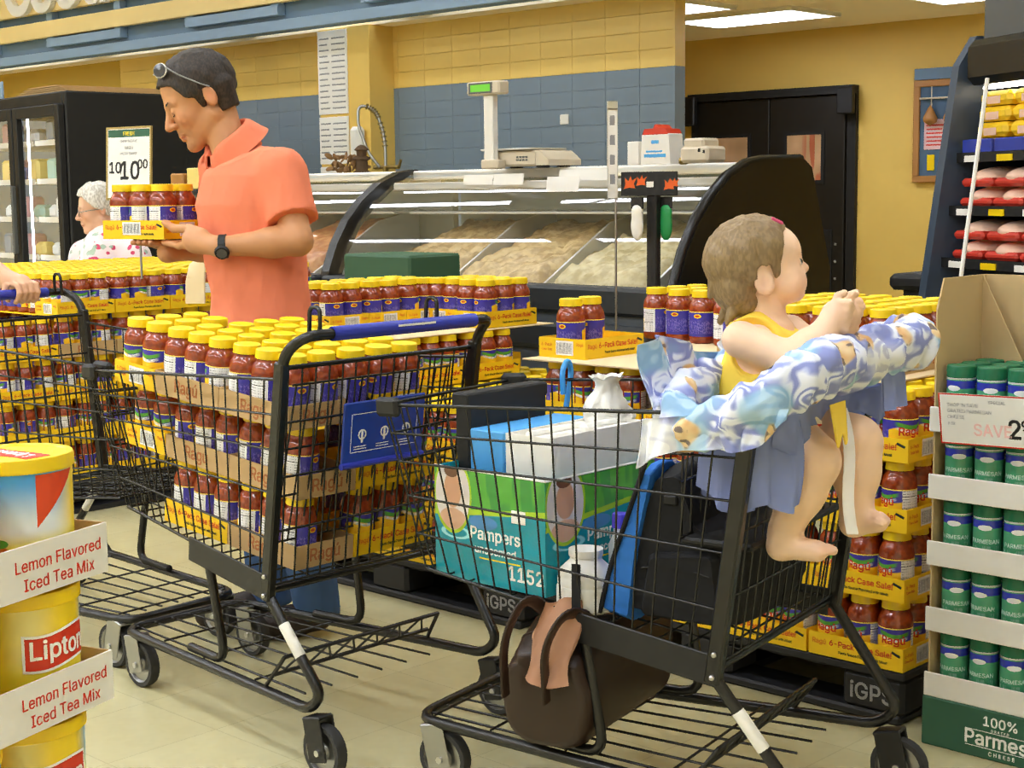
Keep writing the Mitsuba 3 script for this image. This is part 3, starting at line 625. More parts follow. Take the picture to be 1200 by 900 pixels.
pr += [box(.025, .235, .12, .1215, .006, .0066), box(.025, .235, .028, .0295, .006, .0066), box(.025, .0265, .028, .12, .006, .0066), box(.2335, .235, .028, .12, .006, .0066)]
pr += [box(.035+k*.07, .075+k*.07, .035+j*.006, .037+j*.006, .006, .0066) for k in range(3) for j in range(2)]
add('pictogram', moved(cat_(pr), fr), 'ink_white', pn[0], M1)
add('handle_print', cat_([on_face(text('WE ARE HERE TO HELP', .009, .0005, True), (-.004, -.02, 1.0165), (0, -1, 0), (1, 0, .25))]) if False else box(-.0172, -.0162, -.09, .03, 1.003, 1.008), 'ink_white', C1, M1)
# cases of jars in the loaded cart; they lie on the rising basket floor
tilt = -.092
base = mul(M1, T4(np.array(TR(.165, 0, .424, 0, tilt).matrix)))
for i in range(3):
    zz = i*.171; wide = i == 2; top = ['bottom', 'middle', 'top'][i]
    y0 = .19 if not wide else .225
    # near side, y positive: trays end to end along x
    gl = f'in the {top} layer of the loaded cart'
    xs = [(.02, 'brown'), (.288, 'brown'), (.556, 'yellow')] if i else [(.02, 'brown'), (.288, 'yellow')]
    for k, (x0, kind) in enumerate(xs):
        wh = f'in the {top} layer of the loaded cart, near side {["by handle", "middle", "front"][k]}'
        if i == 0 and k == 1: wh = 'in the bottom layer of the loaded cart, near side front'
        if x0 > .5: # turned so that its barcode end faces out
            tray_full(x0+.18, y0-.266, zz, PI/2, gl, wh, kind, False, rows=(0, 1), cols=(0, 1, 2) if wide else (2,), to=base, front=PI/2-2*PI*.2)
        else: tray_full(x0, y0-.178, zz, 0, gl, wh, kind, False, rows=(0, 1) if wide else (1,), cols=(0, 1, 2), to=base, front=PI/2-2*PI*(.47 if k else .5))
    # far side
    if wide:
        for k, x0 in enumerate((.02, .288)):
            tray_full(x0, y0-.178-.267, zz, 0, gl, f'in the top layer of the loaded cart, far side {["by handle", "front"][k]}', 'yellow', False, rows=(0, 1, 2) if False else (0, 1), to=base)
        for i2 in range(6): jar(.066+i2*.0857, y0-.178-.0446, zz+.0032, random.uniform(0, 6), 'jars '+gl, f'sauce jar in the far row of the top layer, loaded cart, {ORD[i2]} from handle', False, base)
    else:
        tray_full(.02+.178, y0-.178-.268, zz, PI/2, gl, f'in the {top} layer of the loaded cart far side rear', 'yellow', False, rows=(1,), cols=(0, 1, 2), to=base, front=PI-2*PI*.2)
        tray_full(.38, y0-.178-.268, zz, PI/2, gl, f'in the {top} layer of the loaded cart, far side front', 'yellow', False, rows=(0, 1), cols=(0,), to=base)
# ------------------------------------------------------------------ what lies in the baby's cart
def M2m(x, y, z, yaw=0.): return mul(M2, TR(x, y, z, yaw))
bx = thing('diaper_box', 'teal and green diaper carton standing open in the baby cart', 'diaper box')
BL, BW, BH = .325, .37, .245                                     # along the cart, across, up; origin at the corner nearest the camera
mB = M2m(.575, .205, .468, -.17)
def diaper_fn(p, n, uv):
    u, v = uv.x, uv.y
    teal_, green, lime = lin('0f95a8'), lin('3f9440'), lin('a8c828')
    e = .60+.13*u
    c = mix(teal_, lin('0b8796'), smoothstep(.2, .8, noise(u*3, v*3)))
    c = mix(c, lime, smoothstep(e-.05, e-.04, v)); c = mix(c, mix(green, lin('57a83c'), smoothstep(.4, .6, noise(u*22, v*2))), smoothstep(e, e+.01, v))
    c = mix(c, lin('4f86c8'), smoothstep(1., .7, dr.square((u-.45)/.14)+dr.square((v-.55)/.07))*.8)
    c = mix(c, lin('9adbe0'), smoothstep(.25, .1, dr.abs(dr.sqrt(dr.square((u-.2)/.12)+dr.square((v-.42)/.05))-1)))
    f = dr.square((u-.17)/.16)+dr.square((v-.76)/.32)               # the printed photograph: pale skin tones in an arch
    ph = mix(lin('d8d0cc'), lin('c99878'), smoothstep(1.0, .8, dr.square((u-.17)/.085)+dr.square((v-.8)/.17)))
    ph = mix(ph, lin('6a4632'), smoothstep(1., .8, dr.square((u-.16)/.07)+dr.square((v-.97)/.06)))
    ph = mix(ph, lin('cfa488'), smoothstep(1., .85, dr.square((u-.17)/.13)+dr.square((v-.54)/.1)))
    c = mix(c, lime, smoothstep(1.25, 1.2, f)); c = mix(c, ph, smoothstep(1.02, .98, f))
    return c
pmat('diaper_print', diaper_fn, .3, coat=.3)
def face(w, h, o, ex, ey, n=2):
    m = trimesh.Trimesh([(0, 0, 0), (w, 0, 0), (w, h, 0), (0, h, 0)], [(0, 1, 2), (0, 2, 3)], process=False)
    return moved(m, frame(o, ex, ey)), np.array([[0, 0], [1, 0], [1, 1], [0, 1.]])
t_ = .004
add('carton', cat_([box(0, BL, -BW, 0, 0, t_), box(0, BL, -t_, 0, t_, BH), box(0, BL, -BW, -BW+t_, t_, BH), box(0, t_, -BW+t_, -t_, t_, BH), box(BL-t_, BL, -BW+t_, -t_, t_, BH)]), 'teal', bx, mB)
m, u = face(BL, BH, (BL, .0006, 0), (-1, 0, 0), (0, 0, 1)); add('long_side_print', m, 'diaper_print', bx, mB, uv=u)
m, u = face(BW, BH, (-.0006, 0, 0), (0, -1, 0), (0, 0, 1)); add('short_side_print', m, 'diaper_print', bx, mB, uv=u)
for o, ex, w, n in (((BL, .0012, 0), (-1, 0, 0), BL, 1), ((-.0012, 0, 0), (0, -1, 0), BW, 0)):
    o = np.array(o, float); ex = np.array(ex, float)
    pp = lambda m, u, v: on_face(m, o+ex*u+up*v, ex, up)
    add('brand_lettering', pp(text('Pampers', .026, .0006, True), w*.56, .098), 'ink_white', bx, mB)
    add('lettering', pp(text('unscented', .018, .0006, True), w*.56, .068), 'ink_white', bx, mB)
    add('lettering_underline', pp(box(-.06, .06, -.0015, .0015, 0, .0006), w*.6, .057), 'lid_yellow', bx, mB)
    if n: add('count_lettering', cat_([pp(text('1152', .03, .0006, True), w*.83, .022)]), 'ink_white', bx, mB); add('seal', pp(bevel_box(-.02, .02, -.012, .016, 0, .001, .0004), w*.77, .158), 'ink_white', bx, mB)
for s, (a, b) in enumerate((((0, BL), (0,)), )):
    pass
add('torn_edge', cat_([rod((0, 0, BH), (BL, 0, BH), .0025, 5), rod((0, 0, BH), (0, -BW, BH), .0025, 5)]), 'white_card', bx, mB)
wp = thing('wipes_box', 'grey white carton standing in the diaper box, open at the top', 'carton')
mw = M2m(.60, .135, .474, -.14); a_, b_, h_ = .13, .33, .318
add('carton', cat_([box(0, a_, -b_, 0, 0, .003), box(0, a_, -.003, 0, 0, h_), box(0, a_, -b_, -b_+.003, 0, h_), box(0, .003, -b_, 0, 0, h_), box(a_-.003, a_, -b_, 0, 0, h_), box(.003, a_-.003, -b_, 0, h_-.03, h_-.026)]), 'white_card', wp, mw)
add('packs', cat_([bevel_box(.01+.03*(k % 4), .036+.03*(k % 4), -.15*(k//4)-.16, -.15*(k//4)-.02, h_-.035, h_-.012+.008*(k % 3), .006) for k in range(8)]), 'white_plastic', wp, mw)
single('blue_carton', cat_([bevel_box(0, .1, -.30, 0, 0, .315, .003)]), 'sky_blue' if mat('sky_blue', '4f9fdc', .45) else None, 'light blue carton beside the grey white carton in the diaper box', 'carton', to=M2m(.745, .10, .474, -.14))
single('black_case', cat_([bevel_box(0, .045, -.27, 0, 0, .385, .006), bevel_box(.0, .05, -.275, .005, .36, .392, .004)]), 'black_matte', 'tall black box at the front of the diaper box', 'box', to=M2m(.845, .085, .474, -.14))
# crumpled white plastic bag
th, ph = np.meshgrid(np.linspace(0, 2*PI, 40), np.linspace(0, 1, 22), indexing='ij')
rad = np.interp(ph, [0, .12, .5, .8, .9, 1], [.0, .07, .062, .032, .03, .045]); hz = np.interp(ph, [0, .12, .5, .8, 1], [0, .004, .045, .10, .135])
nn = meshkit.fbm(np.stack([np.cos(th)*3, np.sin(th)*3, ph*5], -1), 3, 5)-.5
rad = rad*(1+.55*nn); bagm = sheet(.82*np.stack([rad*np.cos(th)*.9, rad*np.sin(th)*1.35, hz+.02*nn], -1), .0015)
single('plastic_bag', bagm, 'white_plastic', 'crumpled white plastic bag lying on the grey white carton', 'plastic bag', smooth=True, to=M2m(.655, -.20, .775))
# white jug, bottles, cup
def bot(name, prof, m, label, cat, place, cap=None, capm='purple_cap', capname='cap', lay=None):
    t = thing(name, label, cat); to = place
    if lay is not None: to = mul(place, T4(frame((0, 0, lay), (0, 0, 1), (0, 1, 0))))
    add('body', lathe(prof, 28), m, t, to, 40)
    if cap: add(capname, lathe(cap, 20), capm, t, to, 35)
    return t, to
mat('purple_cap', '4a3fb8', .35); mat('clear_grey', 'b8bcbc', .2, coat=.6); mat('jug_white', 'dcdad2', .35)
t, to = bot('white_jug', [(0, 0), (.055, 0), (.062, .008), (.062, .05), (.058, .055), (.06, .06), (.056, .085), (.034, .105), (.03, .115), (0, .117)], 'jug_white', 'squat white plastic tub by the side of the baby cart', 'tub', M2m(.498, .172, .448))
add('lid', lathe([(0, .112), (.034, .112), (.036, .116), (.036, .128), (0, .13)], 24), 'jug_white', t, to, 35)
bot('purple_cap_bottle', [(0, 0), (.022, 0), (.025, .005), (.025, .12), (.014, .15), (.014, .16), (0, .16)], 'clear_grey', 'clear bottle with a purple cap beside the diaper box', 'bottle', M2m(.47, .075, .447), [(0, .158), (.018, .158), (.018, .185), (.016, .188), (0, .188)])
bot('white_cap_bottle', [(0, 0), (.025, 0), (.03, .006), (.03, .15), (.014, .19), (.013, .2), (0, .2)], 'clear_grey', 'clear bottle with a white cap behind the purple capped one', 'bottle', M2m(.48, -.06, .447), [(0, .198), (.017, .198), (.016, .225), (0, .226)], 'white_plastic')
bot('grey_cup', [(0, 0), (.034, 0), (.036, .004), (.043, .20), (.046, .205), (.044, .21), (.040, .205), (.033, .01), (0, .01)], 'clear_grey', 'tall translucent grey cup between the backpack and the diaper box', 'cup', M2m(.455, -.15, .447))
# backpack
bp = thing('backpack', 'black backpack with a bright blue front edge slumped under the seat of the baby cart', 'backpack')
prof = Polygon([(.17, .0), (.43, .015), (.41, .10), (.335, .32), (.28, .33), (.24, .22), (.15, .17), (.15, .04)]).buffer(-.02).buffer(.02)
def puff(poly, y0, y1, n=7, inset=.03):
    rings = []; c = np.array(poly.exterior.coords)[:-1]; cen = c.mean(0)
    for t in np.linspace(0, 1, n):
        k = 1-.12*abs(2*t-1)**3; rings.append(np.stack([cen[0]+(c[:, 0]-cen[0])*k, np.full(len(c), y0+(y1-y0)*t), cen[1]+(c[:, 1]-cen[1])*k], 1))
    V = np.array(rings); N = len(c); F = []
    for i in range(n-1):
        for j in range(N): a, b = i*N+j, i*N+(j+1) % N; F += [(a, a+N, b), (b, a+N, b+N)]
    V = np.vstack([V.reshape(-1, 3), V[0].mean(0), V[-1].mean(0)]); o = n*N
    for j in range(N): F += [(j, (j+1) % N, o), (o-N+(j+1) % N, o-N+j, o+1)]
    m = trimesh.Trimesh(V, F, process=False); m.fix_normals(); return m
mp = M2m(0, 0, .44)
add('body', puff(prof, -.20, .185), 'cloth_black', bp, mp, 40)
add('front_panel', puff(Polygon([(.445, .01), (.42, .105), (.345, .325), (.332, .325), (.372, .15), (.39, .0)]).buffer(.004), .08, .200, 5), 'cloth_blue', bp, mp, 40)
add('front_piping', tube(fillet([(.447, .204, .015), (.424, .204, .11), (.342, .204, .333)], .05), .005, 6), 'cloth_black', bp, mp, True)
add('pocket', puff(Polygon([(.17, .02), (.36, .02), (.34, .15), (.19, .17)]).buffer(-.015).buffer(.015), .16, .208, 5), 'cloth_black', bp, mp, 40)
add('zip', tube([(.20, .207, .12), (.28, .204, .135), (.35, .204, .12)], .0028, 5), 'black_plastic', bp, mp, True)
add('strap', sheet([[(.47+.0*k, .243, .0+.12*k), (.488, .246, .0+.12*k)] for k in np.linspace(0, 1, 5)], .003), 'cloth_black', bp, mp)
add('buckle', bevel_box(.28, .31, .18, .192, .25, .27, .003), 'black_plastic', bp, mp)
# handbag on the lower rack
hb = thing('handbag', 'dark brown gathered handbag with a tan lining, on the lower rack of the baby cart', 'handbag')
mat('leather_brown', '2a180d', .42, coat=.15); mat('lining_tan', 'a87c60', .8)
def hb_pts(f, th):                                                 # f along the bag (0 near end), th round the section
    w = .105; h = .135; cx = np.cos(th); sz = np.sin(th)
    e = .62; x = np.sign(cx)*np.abs(cx)**e*w; z = np.sign(sz)*np.abs(sz)**e*h
    k = np.where(f < .12, .80+.20*np.sqrt(np.clip(1-((.12-f)/.12)**2, 0, 1)), 1.); k = np.where(f > .93, k*(.9+.1*np.sqrt(np.clip(1-((f-.93)/.07)**2, 0, 1))), k)
    gather = np.clip((z+.02)/.12, 0, 1)*np.clip(1-f/.35, 0, 1)
    x = x*k*(1-.25*gather)+.006*np.sin(9*th+3*f)*gather; z = z*k*(1-.42*np.clip(1-f/.30, 0, 1)*(z > 0))
    return np.stack([x, -f*.46, z+.135], -1)
ff, tt = np.meshgrid(np.concatenate([[0], np.linspace(0, .12, 8), np.linspace(.15, 1, 14)]), np.linspace(0, 2*PI, 41), indexing='ij')
Pb = hb_pts(ff, tt); Pb[0] = Pb[0].mean(0); Pb[-1] = Pb[-1].mean(0)
V = Pb[:, :-1]; n_, m_ = V.shape[:2]; F = []
for i in range(n_-1):
    for j in range(m_): a, b = i*m_+j, i*m_+(j+1) % m_; F += [(a, b, a+m_), (b, b+m_, a+m_)]
hm = trimesh.Trimesh(V.reshape(-1, 3), F, process=False); hm.fix_normals()
mh = M2m(.545, .275, .163, .06)
add('body', hm, 'leather_brown', hb, mh, 50)
fl = []
for v in np.linspace(0, 1, 14):
    fl.append([((-.075+.10*u)*(1-.12*v)-.012*v+.006*math.sin(7*v+4*u), .024-.06*v+.02*math.sin(PI*u)*(1-v)+.006*math.sin(9*u+5*v), .15+.02*abs(u-.45)+.16*v+.012*math.sin(5*u)*v) for u in np.linspace(0, 1, 12)])
add('lining', sheet(fl, .006), 'lining_tan', hb, mh, True)
add('lining', nets(blob([(ellip((0, -.09, .215), (.06, .075, .05)), 0), (ellip((-.03, -.24, .252), (.05, .12, .028)), .03)]), (-.1, -.40, .14), (.1, .02, .30), .007), 'lining_tan', hb, mh, True)
for x0, z1 in ((.045, .33), (-.05, .31)):
    add('strap', tube(fillet([(x0+.02, .035, .12), (x0+.02, .045, .24), (x0-.01, .0, z1), (x0-.035, -.07, .27), (x0-.03, -.1, .2)], .06, 6), .017, 8, flat=.3), 'leather_brown', hb, mh, True)
add('seam', cat_([tube([hb_pts(np.array(.13), np.array(a))*np.array([1.01, 1, 1.005]) for a in np.linspace(-2.2, 1.2, 24)], .002, 5), tube([hb_pts(np.array(f), np.array(2.3))*np.array([1.01, 1, 1.01]) for f in np.linspace(.13, .95, 14)], .002, 5)]), 'leather_brown', hb, mh, True)
add('buckle', moved(trimesh.creation.torus(.012, .0028, 14, 6), frame((.085, -.0, .16), (0, 1, 0), (0, 0, 1))), 'chrome', hb, mh)
single('clip_hook', tube(fillet([(.80, -.256, .79), (.80, -.284, .885), (.80, -.266, .912), (.80, -.239, .885), (.80, -.246, .83)], .02, 4), .007, 8), 'clip_blue' if mat('clip_blue', '3f9ae0', .4) else None, 'light blue plastic clip hooked over the far rim of the baby cart', 'clip', smooth=True, to=M2m(0, 0, 0))
# ------------------------------------------------------------------ iced tea display at lower left
TE = np.array([-.316, .949, 0]); TN = np.array([.949, .316, 0])
K = at(126, 645, 2.46); K[2] = 0
def MT(u, v, z, yaw=0.): q = K-TE*u-TN*v; return TR(q[0], q[1], z, math.atan2(TE[1], TE[0])+yaw)
def tub_fn(p, n, uv):
    u, v = uv.x, uv.y
    c = mix(lin('f2d21e'), lin('e2a81c'), smoothstep(.28, .05, v)); c = mix(c, lin('f4e23c'), smoothstep(.15, .3, v)*smoothstep(.6, .4, v))
    sky = mix(lin('e8eef0'), lin('3f9ade'), smoothstep(.45, .95, v))
    side = smoothstep(.12, .2, u)*smoothstep(.62, .5, u)
    w = mix(c, sky, smoothstep(.3, .5, v)*side)
    w = mix(w, lin('e8ecc0'), smoothstep(.10, 0., dr.abs(u-.70))*smoothstep(.35, .55, v)*.5); w = mix(w, mix(lin('e8e890'), lin('5fa8dc'), smoothstep(.4, .9, v)), smoothstep(.13, .03, dr.abs(u-.995))*smoothstep(.25, .5, v)*.95)
    tea = smoothstep(1., .8, dr.square((u-.355)/.035)+dr.square((v-.24)/.13)); w = mix(w, mix(lin('b8481c'), lin('d88a48'), noise(u*90, v*18)), tea)
    w = mix(w, lin('4f9a3a'), smoothstep(1., .8, dr.square((u-.355)/.025)+dr.square((v-.38)/.04)))
    tx = smoothstep(.45, .6, noise(u*120, v*3))*smoothstep(.5, .7, dr.sin(v*110))*smoothstep(.24, .25, u)*smoothstep(.37, .36, u)*smoothstep(.5, .52, v)*smoothstep(.88, .86, v)
    w = mix(w, lin('4f6f90'), tx*.5)
    a = (u-.46)/.15                                                   # red corner banner
    w = mix(w, lin('d0401c'), dr.select((a > 0) & (v > .5+.47*a) & (v < .965), mi.Float(1.), mi.Float(0.)))
    return w
pmat('tub_label', tub_fn, .35, coat=.4)
mat('tub_red', 'c8321c', .4)
tb_body = mikit.ply(lathe([(0, 0), (.076, 0), (.078, .003), (.0795, .165), (0, .165)], 40), 'lid_yellow', 35)
q, uq = lathe([(.0785, .004), (.0802, .164)], 48, True); tb_label = mikit.ply(q, 'tub_label', True, uv=uq)
tb_lid = mikit.ply(lathe([(.080, .160), (.0835, .162), (.0835, .178), (.0815, .181), (.076, .181), (.074, .178), (0, .178)], 48), 'lid_yellow', 35)
wv = lambda x: .004*math.sin(x*45)
lg = Polygon([(x, .021+wv(x)) for x in np.linspace(-.055, .055, 16)]+[(x, -.021+wv(x)) for x in np.linspace(.055, -.055, 16)])
def bend_fine(m, R, u, z):
    m = m.subdivide_to_size(.012) if False else m
    return bend(m, R, u, z)
strip = lambda poly, d: trimesh.creation.extrude_polygon(poly, d, engine='earcut')
def wavy(hh, L_, r, u, z, d):
    xs = np.linspace(-L_, L_, 25); top = [(x, hh+wv(x)) for x in xs]; botm = [(x, -hh+wv(x)) for x in xs]
    P = np.array([[(x, -hh+wv(x), d), (x, hh+wv(x), d)] for x in xs]); v = P.reshape(-1, 3); F = []
    for i in range(24): a = 2*i; F += [(a, a+2, a+1), (a+1, a+2, a+3)]
    return bend(trimesh.Trimesh(v, F, process=False), r, u, z)
tb_badge = mikit.ply(wavy(.023, .056, .0802, .80, .10, .0006), 'tub_red'); tb_edge = mikit.ply(wavy(.027, .06, .0802, .80, .10, .0003), 'ink_white')
tb_logo = mikit.ply(bend(text('Lipton', .026, .0006, True), .0811, .80, .089), 'ink_white')
tb_lid_badge = [mikit.ply(cat_([moved(strip(lg, .0006), frame((0, 0, .1782), (1, 0, 0), (0, 1, 0)))]), 'tub_red'), mikit.ply(on_face(text('Lipton', .02, .0005, True), (0, -.01, .1789), (1, 0, 0), (0, 1, 0)), 'ink_white')]
def tub(u, v, z, ang, label):
    t = thing('tea_tub', label, 'tub', 'iced tea tubs'); m = mul(MT(u, v, z), TR(0, 0, 0, ang, 0, 1.1))
    add('body', tb_body, None, t, m); add('label', tb_label, None, t, m); add('lid', tb_lid, None, t, m)
    k = add('badge', tb_badge, None, t, m); add('badge_edge', tb_edge, None, t, m); add('lettering', tb_logo, None, k, m)
    k = add('lid_badge', tb_lid_badge[0], None, t, m); add('lettering', tb_lid_badge[1], None, k, m)
def tea_tray(z, label):
    t = thing('tea_tray', label, 'tray', 'white cardboard trays of tea tubs'); m = MT(0, 0, z); w = .385; d_ = .385; h = .080; q = .004
    # local x runs along TE away from the camera, so the tray spans -w..0; local y is toward the stack's inside
    add('front_wall', box(-w, 0, -.0, q, 0, h), 'white_card', t, m)
    add('inner_walls', cat_([box(-w, 0, q, d_, 0, q), box(-q, 0, q, d_, q, h), box(-w, -w+q, q, d_, q, h), box(-w, 0, d_-q, d_, q, h)]), 'card_brown', t, m)
    fc = lambda s, hh, x, zz: on_face(text(s, hh, .0005), (x, -.0006, zz), (1, 0, 0), (.12, 0, 1))
    add('lettering', cat_([fc('Lemon Flavored', .0185, -.112, .041), fc('Iced Tea Mix', .0185, -.112, .011)]), 'ink_red', t, m)
ZT = [.077+.211*k for k in range(4)]
tpal = struct('tea_base', box(0, 1, 0, 1, 0, 1), 'card_brown') if False else None
for k in range(4):
    w = ['bottom', 'second', 'third', 'top'][k]
for k in range(4):
    nm = ['lowest', 'second lowest', 'second highest', 'highest'][k]
    tea_tray(ZT[k], f'white tray lettered for lemon iced tea mix, {nm} of the stack')
    for (u, v, s) in ((.0965, .0965, 'front right'), (.284, .0965, 'front left'), (.0965, .284, 'back right'), (.284, .284, 'back left')):
        ang = {0: -PI/2-.50-2*PI*.78, 1: -PI/2-.45-2*PI*.78, 2: -PI/2-.22-2*PI*.78, 3: -PI/2+1.55-2*PI*.78}[k]
        tub(u, v, ZT[k]+.004, ang, f'yellow iced tea tub in the {nm} white tray, {s}')
single('tea_stand', box(-.38, 0, 0, .38, 0, .077), 'white_card', 'white cardboard base under the iced tea stack', 'base', to=MT(0, 0, 0))
# ------------------------------------------------------------------ parmesan stand at right
CX, CY = -1.70, 3.21; CW = .50; CD = .24
cs = thing('cheese_stand', 'cardboard display stand of green cheese cans, green base and white shelf edges', 'display stand')
zs = [.118+.1575*k for k in range(5)]
add('base', bevel_box(CX-.012, CX+CW+.012, CY-.012, CY+CD, 0, .118, .003), 'green_card', cs)
fg = lambda s, hh, x, zz, b=True: on_face(text(s, hh, .0006, b), (x, CY-.0126, zz), (1, 0, 0), (0, 0, 1))
add('base_lettering', cat_([fg('100%', .022, CX+.185, .080), fg('G R A T E D', .006, CX+.185, .068), fg('Parmesan', .032, CX+.20, .032), fg('C H E E S E', .009, CX+.19, .011)]), 'ink_white', cs)
add('base_rule', cat_([box(CX+.10, CX+.36, CY-.0131, CY-.0122, z, z+.0016) for z in (.0645, .026)]), 'ink_white', cs)
for k, z in enumerate(zs):
    s = add('shelf', box(CX+.004, CX+CW-.004, CY, CY+CD-.01, z, z+.004), 'card_brown', cs)
    add('shelf_edge', bevel_box(CX-.01, CX+CW+.01, CY-.010, CY-.004, z, z+.058, .002), 'white_card', s)
sp = Polygon([(0, .118), (CD, .118), (CD, 1.10), (.03, 1.10), (0, 1.03)])
for x in (CX-.004, CX+CW): add('side_panel', moved(trimesh.creation.extrude_polygon(sp, .004, engine='earcut'), frame((x, CY, 0), (0, 1, 0), (0, 0, 1))), 'card_brown_light' if 'card_brown_light' in scene else mat('card_brown_light', 'bca377', .8), cs)
add('back_panel', box(CX, CX+CW, CY+CD-.006, CY+CD, .118, 1.10), 'card_brown_light', cs)
add('header_fold', cat_([prism([(0, 0), (.15, 0), (0, .24)], .003, (CX+.001, CY+CD-.02, .86), (.9, -.25, 0), (0, 0, 1))]), 'card_brown_light', cs)
def can_fn(p, n, uv):
    u, v = uv.x, uv.y
    f = dr.abs(u-.5); c = mix(lin('2f8058'), lin('4fa078'), smoothstep(.1, .6, v)*.7)
    tx = smoothstep(.5, .6, noise(u*110, v*5, 3))*smoothstep(.30, .33, v)*smoothstep(.46, .43, v)*smoothstep(.24, .2, f)
    c = mix(c, lin('bcd8c8'), tx*.35)
    c = mix(c, lin('2a34a8'), smoothstep(.79, .80, v)*smoothstep(.95, .94, v))
    c = mix(c, lin('e8e8e8'), smoothstep(1., .9, dr.square(f/.085)+dr.square((v-.80)/.055)))
    return mix(c, lin('c8ccc8'), smoothstep(.96, .97, v))
pmat('can_label', can_fn, .3, coat=.4)
cq, cu = lathe([(.0325, .003), (.0325, .122)], 28, True); can_label = mikit.ply(cq, 'can_label', True, uv=cu)
mat('can_green', '1d6a48', .4)
can_lid = mikit.ply(lathe([(.0325, .122), (.0333, .123), (.0333, .146), (.031, .1495), (0, .1495)], 28), 'can_green', 35)
can_body = mikit.ply(lathe([(0, 0), (.0315, 0), (.0322, .003), (.032, .123), (0, .123)], 20), 'steel', 35)
can_word = mikit.ply(bend(text('PARMESAN', .0095, .0004, True), .0327, .5, .062), 'can_word' if mat('can_word', 'c4ddd0', .5) else None)
for k, z in enumerate(zs):
    lv = ['lowest', 'second lowest', 'middle', 'second highest', 'highest'][k]
    for i in range(6):
        for j in range(3 if k == 4 else 2):
            t = thing('cheese_can', f'green cheese can on the {lv} shelf, {ORD[i]} from left, {["front", "second", "third"][j]} row', 'can', f'cheese cans on the {lv} shelf')
            m = TR(CX+.042+i*.0745, CY+.04+j*.07, z+.004, -PI/2-PI+random.gauss(.25, .2))
            for n, d in (('body', can_body), ('label', can_label), ('lid', can_lid)): add(n, d, None, t, m)
            if j == 0: add('lettering', can_word, None, t, m)
ps = thing('price_sign', 'white price card with a red border on the cheese stand, marked 2 99', 'price sign')
fo = frame((CX+.03, CY-.024, .727), (1, 0, .03), (0, -.12, 1))
add('card', moved(box(0, .33, 0, .118, 0, .002), fo), 'white_paper', ps)
add('border', moved(cat_([box(0, .33, 0, .003, .002, .0026), box(0, .33, .115, .118, .002, .0026), box(0, .003, 0, .118, .002, .0026), box(.327, .33, 0, .118, .002, .0026)]), fo), 'ink_red', ps)
tp = lambda s, h, x, y, b=False, al='l': moved(text(s, h, .0005, b, al), fo @ trimesh.transformations.translation_matrix((x, y, .0021)))
add('price_lettering', cat_([tp('2', .042, .165, .022, True), tp('99', .022, .195, .042, True)]), 'ink_black', ps)
add('lettering', cat_([tp('SHOP \'N SAVE', .008, .02, .088), tp('GRATED PARMESAN', .008, .02, .074), tp('CHEESE', .008, .02, .060), tp('8 OZ', .006, .02, .045), tp('SPECIAL', .007, .12, .098, True)]), 'ink_grey', ps)
mat('ink_pink', 'efc4c0', .7); add('pale_lettering', tp('SAVE', .026, .082, .024, True), 'ink_pink', ps)
# ------------------------------------------------------------------ service counter (glass fronted case)
scene['glass_thin'] = {'type': 'thindielectric', 'int_ior': 1.5}
mat('case_grey', '4a5058', .45); mat('case_dark', '23262a', .4, coat=.2); mat('case_back', '8f8f7c', .5); mat('case_white', 'dedcd4', .4); mat('case_steel', 'c9c9c2', .3, metal=.6)
CT = 1.425
arc = [(5.72, CT), (5.60, CT-.015), (5.46, CT-.07), (5.33, CT-.16), (5.23, CT-.26), (5.15, CT-.38), (5.09, CT-.52)]
def counter(x0, x1, label, meats):
    t = thing('service_counter', label, 'display case')
    add('base', cat_([bevel_box(x0, x1, 5.03, 6.2, .10, .60, .01), box(x0, x1, 5.1, 6.15, 0, .1)]), 'case_grey', t)
    add('bumper', bevel_box(x0, x1, 4.99, 5.06, .62, .74, .02), 'case_dark', t); add('front_ledge', bevel_box(x0, x1, 5.0, 5.14, .78, .90, .015), 'case_dark', t); add('front_panel', box(x0, x1, 5.03, 5.1, .58, .80), 'case_grey', t)
    add('top', bevel_box(x0, x1, 5.70, 6.06, CT-.03, CT, .008), 'case_steel', t); add('top_edge', bevel_box(x0, x1, 5.66, 5.71, CT-.045, CT+.004, .006), 'white_plastic', t)
    add('glass_front', trimesh.Trimesh(*(lambda A: (np.vstack([np.column_stack([np.full(len(A), x), A]) for x in (x0+.03, x1-.03)]), [f for i in range(len(A)-1) for f in ((i, i+1, len(A)+i), (i+1, len(A)+i+1, len(A)+i))]))(np.array(arc)), process=False), 'glass_thin', t, None, True)
    add('back_wall', box(x0, x1, 6.02, 6.06, .6, CT-.03), 'case_back', t); add('deck', box(x0, x1, 5.1, 6.04, .78, .80), 'case_white', t)
    add('inner_shelf', cat_([bevel_box(x0+.03, x1-.03, 5.60, 6.0, 1.20, 1.212, .003)]), 'case_steel', t)
    k = add('case_lamp', box(x0+.1, x1-.12, 5.50, 5.56, CT-.115, CT-.105), 'white_plastic', t); scene[k]['emitter'] = {'type': 'area', 'radiance': {'type': 'rgb', 'value': (LAMP_TINT*LAMP_CASE*.5).tolist()}}
    add('lamp_hood', bevel_box(x0+.04, x1-.04, 5.48, 5.66, CT-.10, CT-.06, .006), 'case_white', t)
    return t
mA = at(527, 210, 7.6); XM = -6.12
counter(-7.75, XM-.03, 'left section of the curved glass service counter, ending at the black rib', None)
cR = counter(XM+.03, -3.86, 'right section of the curved glass service counter, with the black end panel', None)
endp = Polygon([(5.03, 0)]+[(5.03, .8)]+[(y-.03, z+.01) for y, z in arc[::-1]]+[(6.0, CT+.015), (6.06, CT-.02), (6.22, .95), (6.22, 0)])
